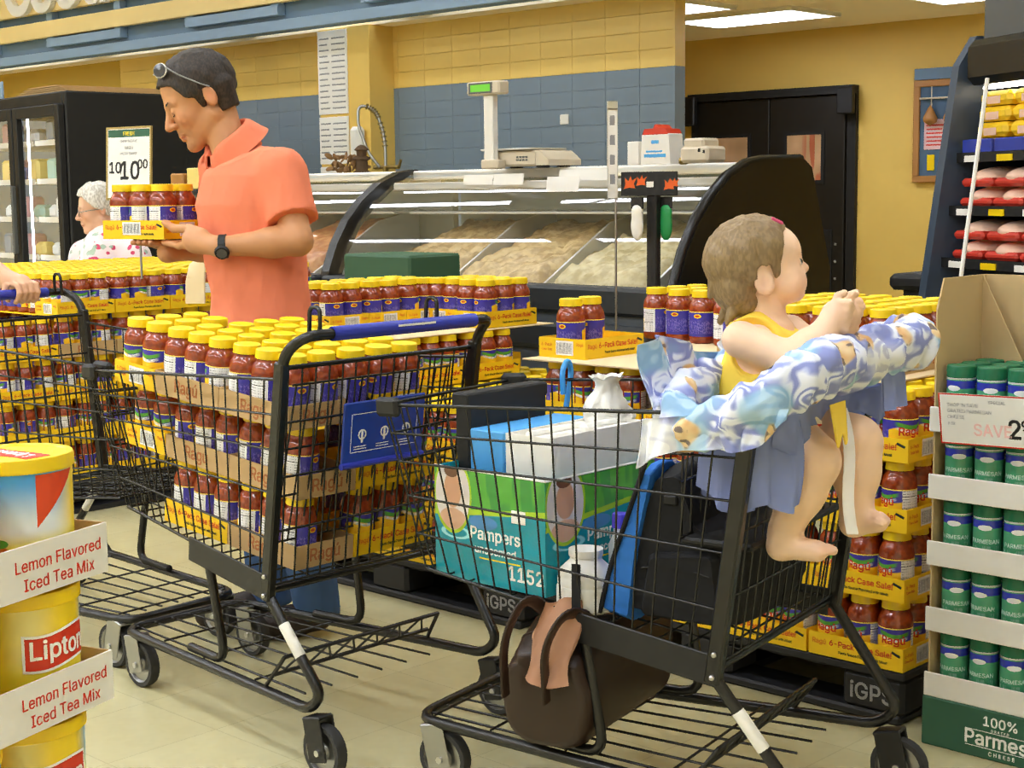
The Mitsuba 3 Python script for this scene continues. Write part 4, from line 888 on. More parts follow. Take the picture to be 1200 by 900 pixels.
def endpanel(x, w, poly): return moved(trimesh.creation.extrude_polygon(poly, w, engine='earcut'), frame((x, 0, 0), (0, 1, 0), (0, 0, 1)))
add('end_panel', endpanel(-3.90, .05, endp), 'black_paint', cR)
add('end_rim', tube([(-3.875, y-.035, z+.012) for y, z in [(5.03, .80)]+[(a, b) for a, b in arc[::-1]]]+[(-3.875, 6.0, CT+.018)], .022, 8), 'black_paint', cR, None, True)
rib = Polygon([(y-.03, z+.012) for y, z in arc]+[(5.05, .86), (5.12, .86)]+[(y+.05, z-.03) for y, z in arc[::-1]])
single('counter_rib', endpanel(XM-.03, .06, rib), 'black_paint', 'curved black rib between the two sections of the glass service counter', 'rib')
# trays of fish and meat inside
def mound(x0, x1, y0, y1, z, h, seed, bump):
    nx, ny = int((x1-x0)/.022), 22; X, Y = np.meshgrid(np.linspace(x0, x1, nx), np.linspace(y0, y1, ny), indexing='ij')
    q = np.stack([X*bump, Y*bump, X*0+seed], -1); e = np.minimum(np.minimum(X-x0, x1-X)/.05, np.minimum(Y-y0, y1-Y)/.05).clip(0, 1)
    Zz = z+(Y-y0)/(y1-y0)*.26+h*e*(.55+.7*meshkit.fbm(q, 3, seed))
    P = np.stack([X, Y, Zz], -1); return sheet(P, .01)
def meat_mat(name, a, b):
    return pmat(name, lambda p, n, uv: mix(lin(a), lin(b), smoothstep(.3, .7, fbm(p.x*26, p.y*26, p.z*26, 3))), .35)
mm = [meat_mat('food_shrimp', 'a88c5e', 'c8b080'), meat_mat('food_salmon', 'a8683c', 'bc8454'), meat_mat('food_white', 'b0a074', 'c8bc94'), meat_mat('food_ham', '965440', 'b8845c')]
foods = [('heap of pale shrimp', 0, 60), ('slab row of orange fish fillets', 1, 9), ('heap of white fish pieces', 2, 22), ('heap of cut ham', 3, 30), ('heap of cream coloured salad', 2, 45), ('heap of breaded pieces', 0, 26)]
x = -7.65; k = 0
while x < -4.0:
    w = .62 if x < XM-.7 or x > XM else XM-.06-x
    x1 = min(x+w, -3.95)
    if x1-x > .3 and not (x < XM < x1):
        n, mi_, bp_ = foods[(k*5+2) % 6]
        nm = number('food_heap'); scene[nm] = mikit.ply(mound(x+.02, x1-.02, 5.2, 5.98, .83, .10, k+3, bp_), mm[mi_], True)
        labels[nm] = {'label': f'{n} in the glass counter, {["first", "second", "third", "fourth", "fifth", "sixth", "seventh", "eighth", "ninth", "tenth"][k]} tray from the left', 'category': 'food', 'kind': 'stuff'}
        sd = Polygon([(5.16, .80), (6.0, .80), (6.0, 1.22), (5.7, 1.16), (5.2, .88)])
        single('tray_divider', endpanel(x1-.012, .014, sd), 'case_steel', f'grey divider in the glass counter, {["first", "second", "third", "fourth", "fifth", "sixth", "seventh", "eighth", "ninth", "tenth"][k]} from the left', 'divider')
        k += 1
    x = x1 if x1 > x+.05 else x+.2
# price cards behind the glass
for (px0, px1, y0, y1, d, w) in ((478, 516, 206, 219, 8.35, 'at the right end of the left counter section'), (543, 577, 205, 217, 7.7, 'first in the right counter section'), (578, 613, 204, 217, 7.5, 'second in the right counter section'), (640, 678, 207, 225, 7.1, 'hanging lowest at the middle of the right counter section'), (655, 720, 199, 212, 7.05, 'longest, at the middle of the right counter section')):
    a, b = at(px0, y1, d), at(px1, y1, d-.14); top = at(px0, y0, d)[2]-a[2]
    c = thing('price_card', f'white price card behind the glass, {w}', 'price card')
    f = frame(a, (b-a)*(1, 1, 0), (0, .18, 1)); W_ = np.linalg.norm((b-a)[:2])
    add('card', moved(box(0, W_, 0, top, 0, .002), f), 'white_paper', c)
    add('print', moved(cat_([box(.02*W_+j*.3*W_, .02*W_+j*.3*W_+.2*W_, top*.3, top*.42, -.0008, 0) for j in range(3)]+[box(.1*W_, .6*W_, top*.62, top*.7, -.0008, 0)]), f), 'ink_pink', c)
# things standing on the counter
sc = thing('deli_scale', 'beige deli scale with a tall display pole on the service counter', 'scale')
s0 = at(566, 192, 7.65); s0[2] = CT
add('body', cat_([bevel_box(0, .36, 0, .24, .012, .085, .008), prism([(.36, .012), (.44, .012), (.44, .04), (.38, .085), (.36, .085)], .24, (0, .24, 0), (1, 0, 0), (0, 0, 1))]), 'beige_plastic', sc, TR(*s0))
add('platter', bevel_box(.0, .34, -.02, .25, .088, .098, .004), 'case_steel', sc, TR(*s0)); add('feet', cat_([bevel_box(x_, x_+.05, y_, y_+.05, 0, .014, .003) for x_ in (.02, .34) for y_ in (.02, .17)]), 'black_plastic', sc, TR(*s0))
add('pole', bevel_box(.055, .12, -.05, -.01, .0, .36, .005), 'white_plastic', sc, TR(*s0)); add('pole_foot', bevel_box(.04, .16, -.06, .0, .0, .045, .006), 'beige_plastic', sc, TR(*s0))
hd = add('display_head', bevel_box(-.035, .19, -.075, .0, .36, .425, .008), 'beige_plastic', sc, TR(*s0))
kk = add('display_screen', box(-.005, .13, -.0775, -.0745, .375, .41), 'green_glow' if mat('green_glow', '4a9a20', .4) else None, hd, TR(*s0)); scene[kk]['emitter'] = {'type': 'area', 'radiance': {'type': 'rgb', 'value': [.12, .36, .03]}}
add('display_bezel', cat_([box(-.018, .143, -.077, -.0748, .41, .418), box(-.018, .143, -.077, -.0748, .367, .375), box(-.018, -.005, -.077, -.0748, .375, .41), box(.13, .143, -.077, -.0748, .375, .41)]), 'grey_metal', hd, TR(*s0))
add('buttons', cat_([box(.23+.02*i, .244+.02*i, -.002, .0, .035+.014*j, .044+.014*j) for i in range(4) for j in range(2)]), 'grey_metal', sc, TR(*s0))
def on_counter(px, w, d_, h, d): 
    q = at(px, 190, d); return TR(q[0], 5.85 if q[1] > 5.85 else q[1], CT)
q = at(735, 190, 6.95); single('small_carton', bevel_box(0, .065, 0, .06, 0, .105, .003), 'white_card', 'small pink white carton on the service counter, left of the red topped jug', 'carton', to=TR(q[0], q[1], CT))
jg = thing('red_top_jug', 'white jug shaped carton with a red top and blue lettering on the counter', 'jug'); q = at(751, 190, 6.85); m = TR(q[0], q[1], CT)
add('body', prism([(0, 0), (.165, 0), (.155, .13), (.14, .145), (.02, .145), (.006, .13)], .1, (0, .1, 0), (1, 0, 0), (0, 0, 1)), 'white_card', jg, m); add('red_top', prism([(.008, .13), (.153, .13), (.14, .155), (.10, .158), (.08, .175), (.07, .158), (.02, .155)], .102, (0, .101, 0), (1, 0, 0), (0, 0, 1)), 'tub_red', jg, m)
add('print', cat_([box(.02, .14, -.0016, -.0004, .03, .045), box(.03, .12, -.0016, -.0004, .052, .06), box(.06, .1, -.0016, -.0004, .09, .105)]), 'sky_blue', jg, m)
bm_ = thing('label_printer', 'small beige label printer at the right end of the counter', 'printer'); q = at(796, 190, 6.6); m = TR(q[0], q[1], CT)
add('body', cat_([bevel_box(0, .15, 0, .14, 0, .07, .012), bevel_box(.01, .12, .01, .13, .06, .105, .01)]), 'beige_plastic', bm_, m); add('holes', cat_([box(.10, .112, -.001, .001, .045, .06), box(.125, .135, -.001, .001, .04, .052)]), 'black_matte', bm_, m); add('knob', moved(lathe([(0, 0), (.016, 0), (.016, .03), (0, .03)], 12), frame((-.03, .05, .01), (0, 1, 0), (0, 0, 1))), 'brass', bm_, m)
# dried plants behind the man's shoulder
dp = thing('dried_bouquet', 'brown dried bouquet with a small lantern on the counter behind the man', 'ornament'); q = at(372, 201, 8.6); m = TR(q[0]-.08, 5.85, CT)
mat('dried', '7a5a34', .8); mat('dried_dark', '4d3820', .8)
add('leaves', cat_([moved(trimesh.creation.icosphere(1, .5), frame((RNG.uniform(-.16, .12), RNG.uniform(-.05, .05), RNG.uniform(.02, .11)), RNG.normal(size=3), RNG.normal(size=3)) @ np.diag([.05, .012, .03, 1])) for _ in range(46)]), 'dried', dp, m, kind='stuff')
add('lantern', cat_([lathe([(0, .0), (.05, .0), (.05, .012), (.035, .02), (.035, .075), (.052, .082), (.05, .095), (.03, .10), (.03, .13), (.045, .135), (.02, .16), (0, .165)], 12)]).apply_translation((.12, 0, 0)), 'dried_dark', dp, m)
# ------------------------------------------------------------------ freezer at the left
FQ = np.array([-9.70, 5.73, 0]); FA = math.radians(-5)
def MF(x, y, z): return mul(TR(FQ[0], FQ[1], 0, FA), TR(x, y, z))
fz = thing('freezer', 'black upright freezer with glass doors and lit shelves at the left edge', 'freezer')
m0 = MF(0, 0, 0); FWd, FD, FH = 2.4, 1.25, 2.05
add('side_panel', bevel_box(-.05, 0, 0, FD, 0, FH, .01), 'black_matte', fz, m0); add('top', bevel_box(-FWd, -.05, 0, FD, FH-.09, FH, .01), 'black_matte', fz, m0); add('base', box(-FWd, -.05, .02, FD, 0, .2), 'black_matte', fz, m0); add('back', box(-FWd, -.05, FD-.05, FD, .2, FH-.09), 'case_white', fz, m0); add('inner_side', box(-.06, -.05, .06, FD-.05, .2, FH-.09), 'case_white', fz, m0)
for k in range(3):
    x1 = -.02-k*.78; x0 = x1-.76
    dd = add('door', cat_([bevel_box(x0, x0+.07, -.05, 0, .2, FH-.09, .006), bevel_box(x1-.07, x1, -.05, 0, .2, FH-.09, .006), bevel_box(x0+.07, x1-.07, -.05, 0, FH-.17, FH-.09, .006), bevel_box(x0+.07, x1-.07, -.05, 0, .2, .28, .006)]), 'black_matte', fz, m0)
    add('door_glass', face(x1-x0-.14, FH-.45, (x0+.07, -.02, .28), (1, 0, 0), (0, 0, 1))[0], 'glass_thin', dd, m0)
    add('door_handle', bevel_box(x0+.015, x0+.04, -.1, -.06, .9, 1.4, .008), 'grey_metal', dd, m0)
    kk = add('door_lamp', box(x0+.02, x0+.034, .05, .065, .25, FH-.15), 'white_plastic', fz, m0); scene[kk]['emitter'] = {'type': 'area', 'radiance': {'type': 'rgb', 'value': [7, 8, 8.6]}}
    for j in range(6): add('shelf', cat_([box(x0+.02, x1-.0, .12, FD-.1, .30+.28*j, .31+.28*j), box(x0+.02, x1, .11, .12, .29+.28*j, .33+.28*j)]), 'case_white', fz, m0)
fpm = [mat('pack_%s' % n, c, .4) for n, c in (('ice', 'dfe6ec'), ('navy', '3a4a88'), ('mint', '9cc4b8'), ('straw', 'e6cf7a'), ('rose', 'c89a9a'), ('slate', '6a7a8c'))]
pk = [mikit.ply(bevel_box(0, .16, 0, .12, 0, .17, .02), m) for m in fpm]+[mikit.ply(bevel_box(0, .16, 0, .12, 0, .11, .03), m) for m in fpm]
for k in range(2):
    for j in range(6):
        for i in range(4):
            c = RNG.integers(0, 12); nmz = ['lowest', 'second', 'third', 'fourth', 'fifth', 'top'][j]
            t_ = number('frozen_package'); scene[t_] = {**pk[c], 'to_world': MF(-.02-k*.78-.19-.165*i, .14+RNG.uniform(0, .03), .31+.28*j)}
            say(t_, f'frozen food pack, {nmz} shelf, {["right", "left"][k]} freezer door, {ORD[3-i]} from left', 'frozen food', f'packages on the {nmz} shelf, {["right", "left"][k]} freezer door')
flat = [('flat_carton', 'cb', -.95+.1*i, .12*i) for i in range(3)]
for i in range(5): single('flat_carton', cat_([box(-1.1+.07*i, -.1-.06*i, .1, .9, 0, .008)]), 'card_brown', f'flattened brown carton, {["lowest", "second", "middle", "fourth", "topmost"][i]} of the pile on the freezer', 'flat carton', to=MF(0, 0, FH+.001+.0135*i))
single('blue_sign', bevel_box(-1.6, -1.12, .03, .05, 0, .13, .004), 'fascia_light', 'pale blue sign standing on the freezer at the left edge', 'sign', to=MF(0, 0, FH))
# ------------------------------------------------------------------ things among the pallets
gb = at(401, 300, 6.55); 
single('green_bin', cat_([bevel_box(0, .42, 0, .30, 0, 1.055, .01)]), 'green_bin_m' if mat('green_bin_m', '31543a', .6) else None, 'dark green bin standing behind the top row of jars', 'bin', to=TR(gb[0]-.02, gb[1]+.02, 0))
stn = at(217, 222, 9.4)
single('dark_shelf', bevel_box(-.28, .12, -.0, .3, 0, stn[2], .01), 'black_matte', 'low black stand behind the man, carrying yellow boxes', 'stand', to=TR(stn[0], stn[1], 0))
single('yellow_carton', bevel_box(0, .13, 0, .12, 0, .13, .006), 'pack_straw', 'yellow box on the low black stand behind the man', 'box', to=TR(stn[0]-.01, stn[1]+.02, stn[2]))
single('tan_carton', bevel_box(0, .14, 0, .12, 0, .10, .01), 'wood', 'tan box left of the yellow box on the low black stand', 'box', to=TR(stn[0]-.19, stn[1]+.02, stn[2]))
single('black_tub', lathe([(0, 0), (.07, 0), (.075, .05), (.078, .055), (0, .06)], 20), 'black_plastic', 'black lidded tub in front of the yellow box', 'tub', to=TR(stn[0]+.10, stn[1]-.04, stn[2]) if False else TR(stn[0]+.06, stn[1]+.22, stn[2]))
# 10 for 10.00 sign on a rod
sg = thing('price_placard', 'gold framed price placard, 10 for 10.00, on a rod above the far jars', 'price sign')
o = at(127, 232, 6.45); dx = at(176, 222, 6.30)-o; hh = 80/FOCAL*6.4; W_ = np.linalg.norm(dx[:2]); f = frame(o, dx*(1, 1, 0), (0, .06, 1))
add('card', moved(box(0, W_, 0, hh, 0, .003), f), 'white_paper', sg); mat('gold_frame', 'b09a60', .35, metal=.5)
add('frame_strip', moved(cat_([box(-.006, W_+.006, hh, hh+.008, -.003, .006), box(-.008, 0, -.01, hh+.008, -.003, .006), box(W_, W_+.008, -.01, hh+.008, -.003, .006), box(-.006, W_+.006, -.008, 0, -.003, .006)]), f), 'gold_frame', sg)
add('header', moved(box(.004, W_-.004, hh-.035, hh-.004, .003, .0036), f), 'green_card', sg)
pt = lambda s, h, x, y, b=True: moved(text(s, h, .0006, b), f @ trimesh.transformations.translation_matrix((x*W_, y*hh, .0036)))
add('header_lettering', pt('FRESH', .016, .5, .90), 'lid_yellow', sg)
add('price_lettering', cat_([pt('10', .045, .18, .36), pt('/', .04, .33, .36, False), pt('10', .072, .53, .27), pt('00', .036, .83, .42)]), 'ink_black', sg)
add('lettering', cat_([pt('SHOP \'N SAVE', .011, .5, .80, False), pt('RAGÚ', .014, .5, .70, False), pt('PASTA SAUCE', .011, .5, .62, False)]), 'ink_grey', sg)
add('rod', rod(o+dx*.72+(0, 0, -.36), o+dx*.72+(0, 0, .0), .005, 6), 'steel', sg)
# slim sign strip on a rod by the two jars
sp_ = thing('strip_sign', 'slim clear sign strip on a thin rod in front of the counter', 'sign'); o = at(722, 374, 5.6); o[2] = 0
z0, z1 = at(722, 232, 5.6)[2], at(722, 130, 5.6)[2]
add('rod', rod(o, (o[0], o[1], z1), .004, 6), 'steel', sp_); fr_ = frame((o[0]-.012, o[1]-.012, z0), (.726, .688, 0), (-.03, -.03, 1))
add('paper', moved(box(-.012, .022, 0, z1-z0, .004, .006), fr_), 'white_paper', sp_); add('sleeve', moved(cat_([box(-.014, -.011, -.01, z1-z0+.03, .003, .008), box(.022, .025, -.01, z1-z0+.03, .003, .008)]), fr_), 'chrome', sp_); add('clip', moved(bevel_box(-.014, .025, z1-z0, z1-z0+.03, 0, .012, .003), fr_), 'chrome', sp_); add('print', moved(cat_([box(-.004, .014, .05+.07*k, .085+.07*k, .006, .0066) for k in range(4)]), fr_), 'ink_grey', sp_)
# dark topper stand with hanging bags
st = thing('topper_stand', 'black post stand with a dark flame patterned topper sign', 'display stand'); o = at(766, 335, 5.5); o[2] = 0; zt = at(766, 226, 5.5)[2]
add('post', bevel_box(-.022, .022, -.015, .015, 0, zt, .004), 'black_plastic', st, TR(*o)); add('foot', bevel_box(-.2, .2, -.15, .15, 0, .02, .005), 'black_plastic', st, TR(*o))
ft = frame((o[0], o[1]-.02, zt-.01), (.9, .43, 0), (0, 0, 1))
add('topper', moved(bevel_box(-.105, .10, 0, .085, 0, .006, .002), ft), 'black_plastic', st)
fl = lambda x, y, s: Polygon([(x+s*a, y+s*b) for a, b in ((0, 0), (.5, .1), (1, .05), (.9, .45), (1.15, .95), (.75, .7), (.6, 1.1), (.4, .65), (.1, .95), (.15, .4))])
mat('flame_orange', 'e0601c', .5)
add('topper_print', moved(cat_([trimesh.creation.extrude_polygon(fl(x_, y_, s_), .0008, engine='earcut') for x_, y_, s_ in ((-.095, .025, .042), (-.05, .035, .035), (.05, .02, .038), (.072, .03, .03))]), ft @ trimesh.transformations.translation_matrix((0, 0, .006))), 'flame_orange', st)
add('topper_card', moved(box(-.012, .014, .03, .05, .006, .0068), ft), 'white_paper', st)
for i, (x_, m, lab) in enumerate(((.055, 'bag_green', 'green bag hanging on the black post stand'), (-.045, 'white_plastic', 'white bag hanging on the black post stand, left of the post'))):
    if m not in scene: mat(m, '1f8a4a', .45)
    hb_ = thing('hanging_bag', lab, 'bag'); b0 = at(766, 226, 5.5)
    add('pouch', nets(blob([(ellip((0, 0, -.085), (.028, .012, .055)), 0), (ellip((0, 0, -.03), (.024, .008, .02)), .02)]), (-.05, -.03, -.16), (.05, .03, .02), .006), m, hb_, TR(o[0]+x_*.75, o[1]+x_*.7-.02, zt-.03), True)
    add('header_card', box(-.026, .026, -.003, .003, -.04, .0), 'black_plastic', hb_, TR(o[0]+x_*.75, o[1]+x_*.7-.02, zt-.015))
# ------------------------------------------------------------------ open cooler at the right edge
CE = CF*(1, 1, 0); CE /= np.linalg.norm(CE); a_ = math.radians(17); EX = -np.array([CE[0]*math.cos(a_)-CE[1]*math.sin(a_), CE[0]*math.sin(a_)+CE[1]*math.cos(a_), 0])
O = at(1113, 330, 6.3); O[2] = 0; EN = np.array([EX[1], -EX[0], 0]); 
if EN@np.append(CR[:2], 0) > 0: EN = -EN
fm = np.eye(4); fm[:3, 0] = EX; fm[:3, 1] = -EN; fm[:3, 2] = (0, 0, 1); fm[:3, 3] = O
if np.linalg.det(fm[:3, :3]) < 0: fm[:3, 1] *= -1
MC = T4(fm)
ck = thing('open_cooler', 'tall black open front cooler full of packaged meats at the right edge', 'cooler')
hC = at(1125, 45, 6.3)[2]
edge = lambda z: -.16+.18*min(max((z-.55)/(hC-.67), 0), 1)
side = Polygon([(-.16, 0), (-.16, .55), (.02, hC-.12), (.10, hC), (.7, hC), (.7, 0)])
for x_ in (-.05, 2.4): add('side_panel', moved(trimesh.creation.extrude_polygon(side, .05, engine='earcut'), frame((x_, 0, 0), (0, 1, 0), (0, 0, 1))), 'case_side' if 'case_side' in scene else mat('case_side', '3a4656', .45), ck, MC)
add('hood', cat_([bevel_box(0, 2.4, .04, .7, hC-.2, hC-.02, .03)]), 'black_paint', ck, MC); add('top_board', box(.02, 2.4, .12, .16, hC-.02, hC+.65), 'grey_metal', ck, MC); add('back', box(0, 2.4, .62, .66, 0, hC-.2), 'case_white', ck, MC); add('base', bevel_box(0, 2.4, -.14, .62, 0, .45, .02), 'black_plastic', ck, MC)
kk = add('hood_lamp', box(.05, 2.35, .10, .15, hC-.215, hC-.205), 'white_plastic', ck, MC); scene[kk]['emitter'] = {'type': 'area', 'radiance': {'type': 'rgb', 'value': [8, 7.6, 7]}}
zsC = [at(1150, y, 6.2)[2] for y in (303, 242, 180)]
mat('meat_red', 'c43828', .35, coat=.5); mat('meat_pink', 'e8c0a8', .3, coat=.5); mat('pack_yellow', 'f0c828', .35, coat=.4); mat('pack_blue', '2a3a9a', .4)
pad = mikit.ply(nets(blob([(ellip((0, 0, .035), (.1, .135, .045)), 0)]), (-.12, -.16, -.02), (.12, .16, .09), .01), 'meat_pink', True); rim = mikit.ply(bevel_box(-.1, .1, -.135, .135, 0, .034, .012), 'meat_red')
pad2 = mikit.ply(bevel_box(-.105, .105, -.1, .1, .0, .058, .018), 'pack_yellow'); win = mikit.ply(box(-.045, .045, -.1012, -.1, .006, .036), 'meat_pink')
for i, z in enumerate(zsC+[.62]):
    s = add('shelf', cat_([box(0, 2.4, edge(z)+.055, .6, z-.012, z), box(0, 2.4, edge(z)+.05, edge(z)+.055, z-.035, z+.004)]), 'black_plastic', ck, MC)
    wz = ['lowest visible', 'middle', 'top', 'bottom'][i]
    for j in range(9):
        add('price_tag', box(.06+.22*j, .16+.22*j, edge(z)+.045, edge(z)+.049, z-.034, z-.008), 'lid_yellow' if j % 2 else 'white_paper', s, MC)
    for j in range(7):
        for l in range(4 if i == 2 else 2 if i < 3 else 1):
            yel = i == 2
            t = thing('yellow_pack' if yel else 'meat_pack', f'{"yellow meat pack" if yel else "red trayed meat pack"} on the {wz} cooler shelf, {ORD[j]} from left, {ORD[l]} from below', 'meat pack', f'packs on the {wz} cooler shelf')
            m = mul(MC, TR(.13+.225*j+.01*l, edge(z)+.21, z+.002+l*(.062 if yel else .078), random.uniform(-.05, .05)))
            if yel: add('body', pad2, None, t, m); add('window', win, None, t, m)
            else: add('tray', rim, None, t, m); add('meat', pad, None, t, m)
for j in range(5): single('blue_bin', bevel_box(-.1, .1, -.0, .02, 0, .055, .004), 'pack_blue', f'blue strip bin on the top cooler shelf, {ORD[j]} from left', 'bin', 'blue bins on the top cooler shelf', to=mul(MC, TR(.12+.22*j, edge(zsC[2])+.06, zsC[2]+.001)))
a, b = at(1157, 92, 5.6), at(1126, 325, 5.45); b2 = a+(b-a)*(a[2]/(a[2]-b[2]))
single('white_pole', rod(b2, a, .008, 8), 'white_plastic', 'thin white pole leaning in front of the open cooler', 'pole')
q = at(1040, 326, 6.6); single('black_crate', cat_([bevel_box(0, .5, 0, .5, q[2]-.05, q[2]+.02, .02), box(.05, .45, .05, .45, 0, q[2]-.05)]), 'black_plastic', 'black covered crate left of the open cooler', 'crate', to=TR(q[0], q[1], 0))
# ------------------------------------------------------------------ people
vmat('skin', .45, spec=.35)
def hair_fn(a, b, f):
    return lambda p, n, uv: mix(lin(a), lin(b), smoothstep(.3, .75, noise(p.x*f, p.y*f, p.z*f*.35)))
pmat('hair_brown', hair_fn('20180f', '33261a', 330), .6, sheen=.2); pmat('hair_baby', hair_fn('7c6644', '8b744f', 260), .5, sheen=.3); pmat('hair_white', hair_fn('b8b2a6', 'dedad2', 200), .7)
mat('eye_white', 'dcd8d2', .25); mat('eye_dark', '2a1e14', .2); mat('lens_dark', '2c2e34', .12, coat=1.); mat('metal_grey', '8a8a8a', .3, metal=.8)
def head(O, f, u, l, S, kind):
    """(head parts, frame) of a head with origin between the ears; f forward, u up, l to the person's left"""
    R = np.stack([f, l, u], 1)
    W = lambda a, b, c: O+S*(f*a+l*b+u*c)
    E = lambda c, r, k: (ellip(W(*c), np.array(r)*S, R), k*S)
    C = lambda a, b, r1, r2, k: (rcone(W(*a), W(*b), r1*S, r2*S), k*S)
    P = []
    if kind == 'baby':
        P += [E((-.008, 0, .05), (.083, .072, .074), .0), E((.035, 0, -.005), (.047, .058, .055), .025), E((.045, .034, -.022), (.028, .026, .028), .02), E((.045, -.034, -.022), (.028, .026, .028), .02),
              C((.05, 0, -.042), (.058, 0, -.048), .018, .014, .02), C((.074, 0, .012), (.0865, 0, -.005), .006, .0095, .010), E((.076, .009, -.009), (.007, .007, .006), .006), E((.076, -.009, -.009), (.007, .007, .006), .006),
              E((.0755, 0, -.028), (.007, .013, .0045), .005), E((.074, 0, -.036), (.007, .011, .0045), .005), E((.06, 0, .045), (.024, .05, .03), .03)]
        P += [(ball(W(.085, s*.030, .014), .012*S), -.010*S) for s in (1, -1)] + [(ball(W(.064, s*.029, .012), .0125*S), .004*S) for s in (1, -1)]
        er, ec = (.020, .008, .026), (-.012, .066, .0)
    else:
        P += [E((-.002, 0, .047), (.100, .077, .086), .0), E((.042, 0, -.02), (.052, .058, .08), .03)]
        for s in (1, -1):
            P += [C((-.01, s*.05, -.045), (.068, s*.012, -.092), .020, .016, .025), E((.064, s*.04, -.018), (.022, .02, .022), .02), C((.092, s*.008, .030), (.074, s*.046, .028), .010, .009, .012)]
        P += [C((.080, 0, -.092), (.084, 0, -.097), .017, .015, .02), C((.096, 0, .018), (.118, 0, -.024), .008, .0125, .012), E((.105, .012, -.028), (.011, .009, .008), .008), E((.105, -.012, -.028), (.011, .009, .008), .008),
              C((.092, 0, -.045), (.096, 0, -.056), .012, .01, .012), E((.0965, 0, -.0605), (.009, .021, .005), .005), E((.0945, 0, -.0705), (.010, .018, .0055), .005)]
        P += [(ball(W(.108, s*.034, .008), .016*S), -.012*S) for s in (1, -1)] + [(ball(W(.080, s*.033, .006), .0145*S), .004*S) for s in (1, -1)]
        er, ec = (.0175, .009, .029), (-.020, .076, .0)
    for s in (1, -1):
        c = np.array(ec)*(1, s, 1); P += [E(c, er, .007), (ellip(W(c[0]+.003, c[1]+s*.010, c[2]+.003), np.array((er[0]*.55, .006, er[2]*.62))*S, R), -.004*S)]
    return P, W, R
def skin_color(V, base, marks, seed=0):
    c = np.tile(np.array(lin(base)), (len(V), 1)); n = meshkit.fbm(V*22, 3, seed)[:, None]; c = c*(.92+.16*n)
    for pos, r, col, amt in marks:
        w = np.exp(-(np.linalg.norm(V-pos, axis=1)/r)**2)[:, None]*amt; c = c*(1-w)+np.array(lin(col))*w
    return c
def face_marks(W, S, kind, cheek='d88a68', lip='b8604c', brow='3a2a1c'):
    q = []
    for s in (1, -1):
        ey = (.068, s*.029, .012) if kind == 'baby' else (.088, s*.034, .006)
        q += [(W(ey[0]-.01, s*(.046 if kind != 'baby' else .042), ey[2]-.03), .025*S, cheek, .4)]
        for t in np.linspace(-.014, .016, 6): q.append((W(ey[0]+.006-abs(t)*.3, ey[1]+s*t, ey[2]+(.022 if kind != 'baby' else .019)), .0055*S, brow, .25 if kind != 'baby' else .1))
        for t in np.linspace(-.011, .013, 7): q.append((W(ey[0]+.004-abs(t)*.25, ey[1]+s*t, ey[2]-.004), .0035*S, brow, .35))
        q.append((W(-.018, s*.085, 0), .02*S, cheek, .5))
    m = (.078, -.032) if kind == 'baby' else (.099, -.065)
    for t in np.linspace(-.016, .016, 7): q.append((W(m[0]-abs(t)*.2, t*(.7 if kind == 'baby' else 1), m[1]), .006*S, lip, .7))
    q.append((W(.118 if kind != 'baby' else .086, 0, -.02 if kind != 'baby' else -.006), .014*S, cheek, .4))
    return q
def finger(pts, r0, r1, k=.004):
    pts = [np.array(p, float) for p in pts]; n = len(pts)-1
    return [(rcone(pts[i], pts[i+1], r0+(r1-r0)*i/n, r0+(r1-r0)*(i+1)/n), k) for i in range(n)]
def group(parts):
    """its own smooth union, so that fingers stay apart from the rest"""
    return blob(parts)
def outline(F, lo, hi, h): return nets(F, lo, hi, h)
# ---- the man in the salmon polo shirt
DM = 4.62
def m_(px, py, dd=0.): return at(px, py, DM+dd)
UP = np.array([0, 0, 1.]); RR = np.array([math.cos(YAW), math.sin(YAW), 0]); BB = np.array([math.sin(YAW), -math.cos(YAW), 0])
man = thing('person', 'man in a salmon polo shirt with sunglasses on his head, holding a case of jars', 'person')
p_ = math.radians(26); f0 = -RR*math.cos(.18)+BB*math.sin(.18); hf = f0*math.cos(p_)-UP*math.sin(p_); hu = UP*math.cos(p_)+f0*math.sin(p_); hl = np.cross(hu, hf)
HS = 1.10; HO = m_(239, 118)
hp, HW, HR = head(HO, hf, hu, hl, HS, 'man')
tf = -RR*math.cos(.55)+BB*math.sin(.55); tl = np.cross(UP, tf)                  # chest forward and his left
spine = [(m_(303, 440), .178, .125), (m_(305, 400), .178, .125), (m_(304, 345), .165, .118), (m_(297, 290), .172, .122), (m_(291, 240), .182, .128), (m_(292, 205), .165, .11), (m_(290, 183), .10, .075)]
def torso(sp, grow=0., z0=None, z1=None, e=2.3):
    zs_ = np.array([s[0][2] for s in sp]); o = np.argsort(zs_); zs_ = zs_[o]; C = np.array([s[0] for s in sp])[o]; A = np.array([s[1] for s in sp])[o]; B_ = np.array([s[2] for s in sp])[o]
    def f(p):
        z = np.clip(p[:, 2], zs_[0], zs_[-1]); c = np.stack([np.interp(z, zs_, C[:, k]) for k in range(2)], 1); a = np.interp(z, zs_, A)+grow; b = np.interp(z, zs_, B_)+grow
        d = p[:, :2]-c; x = d@tl_[:2]; y = d@tf_[:2]; k = (np.abs(x/a)**e+np.abs(y/b)**e)**(1/e)
        dd = (k-1)*np.minimum(a, b); lo, hi = (zs_[0] if z0 is None else z0), (zs_[-1] if z1 is None else z1)
        return np.maximum(dd, np.maximum(lo-p[:, 2], p[:, 2]-hi))
    tl_, tf_ = torso.axes
    return f
torso.axes = (tl, tf)
neckb = m_(277, 180); sh = [m_(331, 207, -.14), m_(262, 200, .15)]; el = [m_(349, 282, -.20), m_(258, 288, .30)]; wr = [m_(257, 289, -.20), m_(196, 296, .16)]
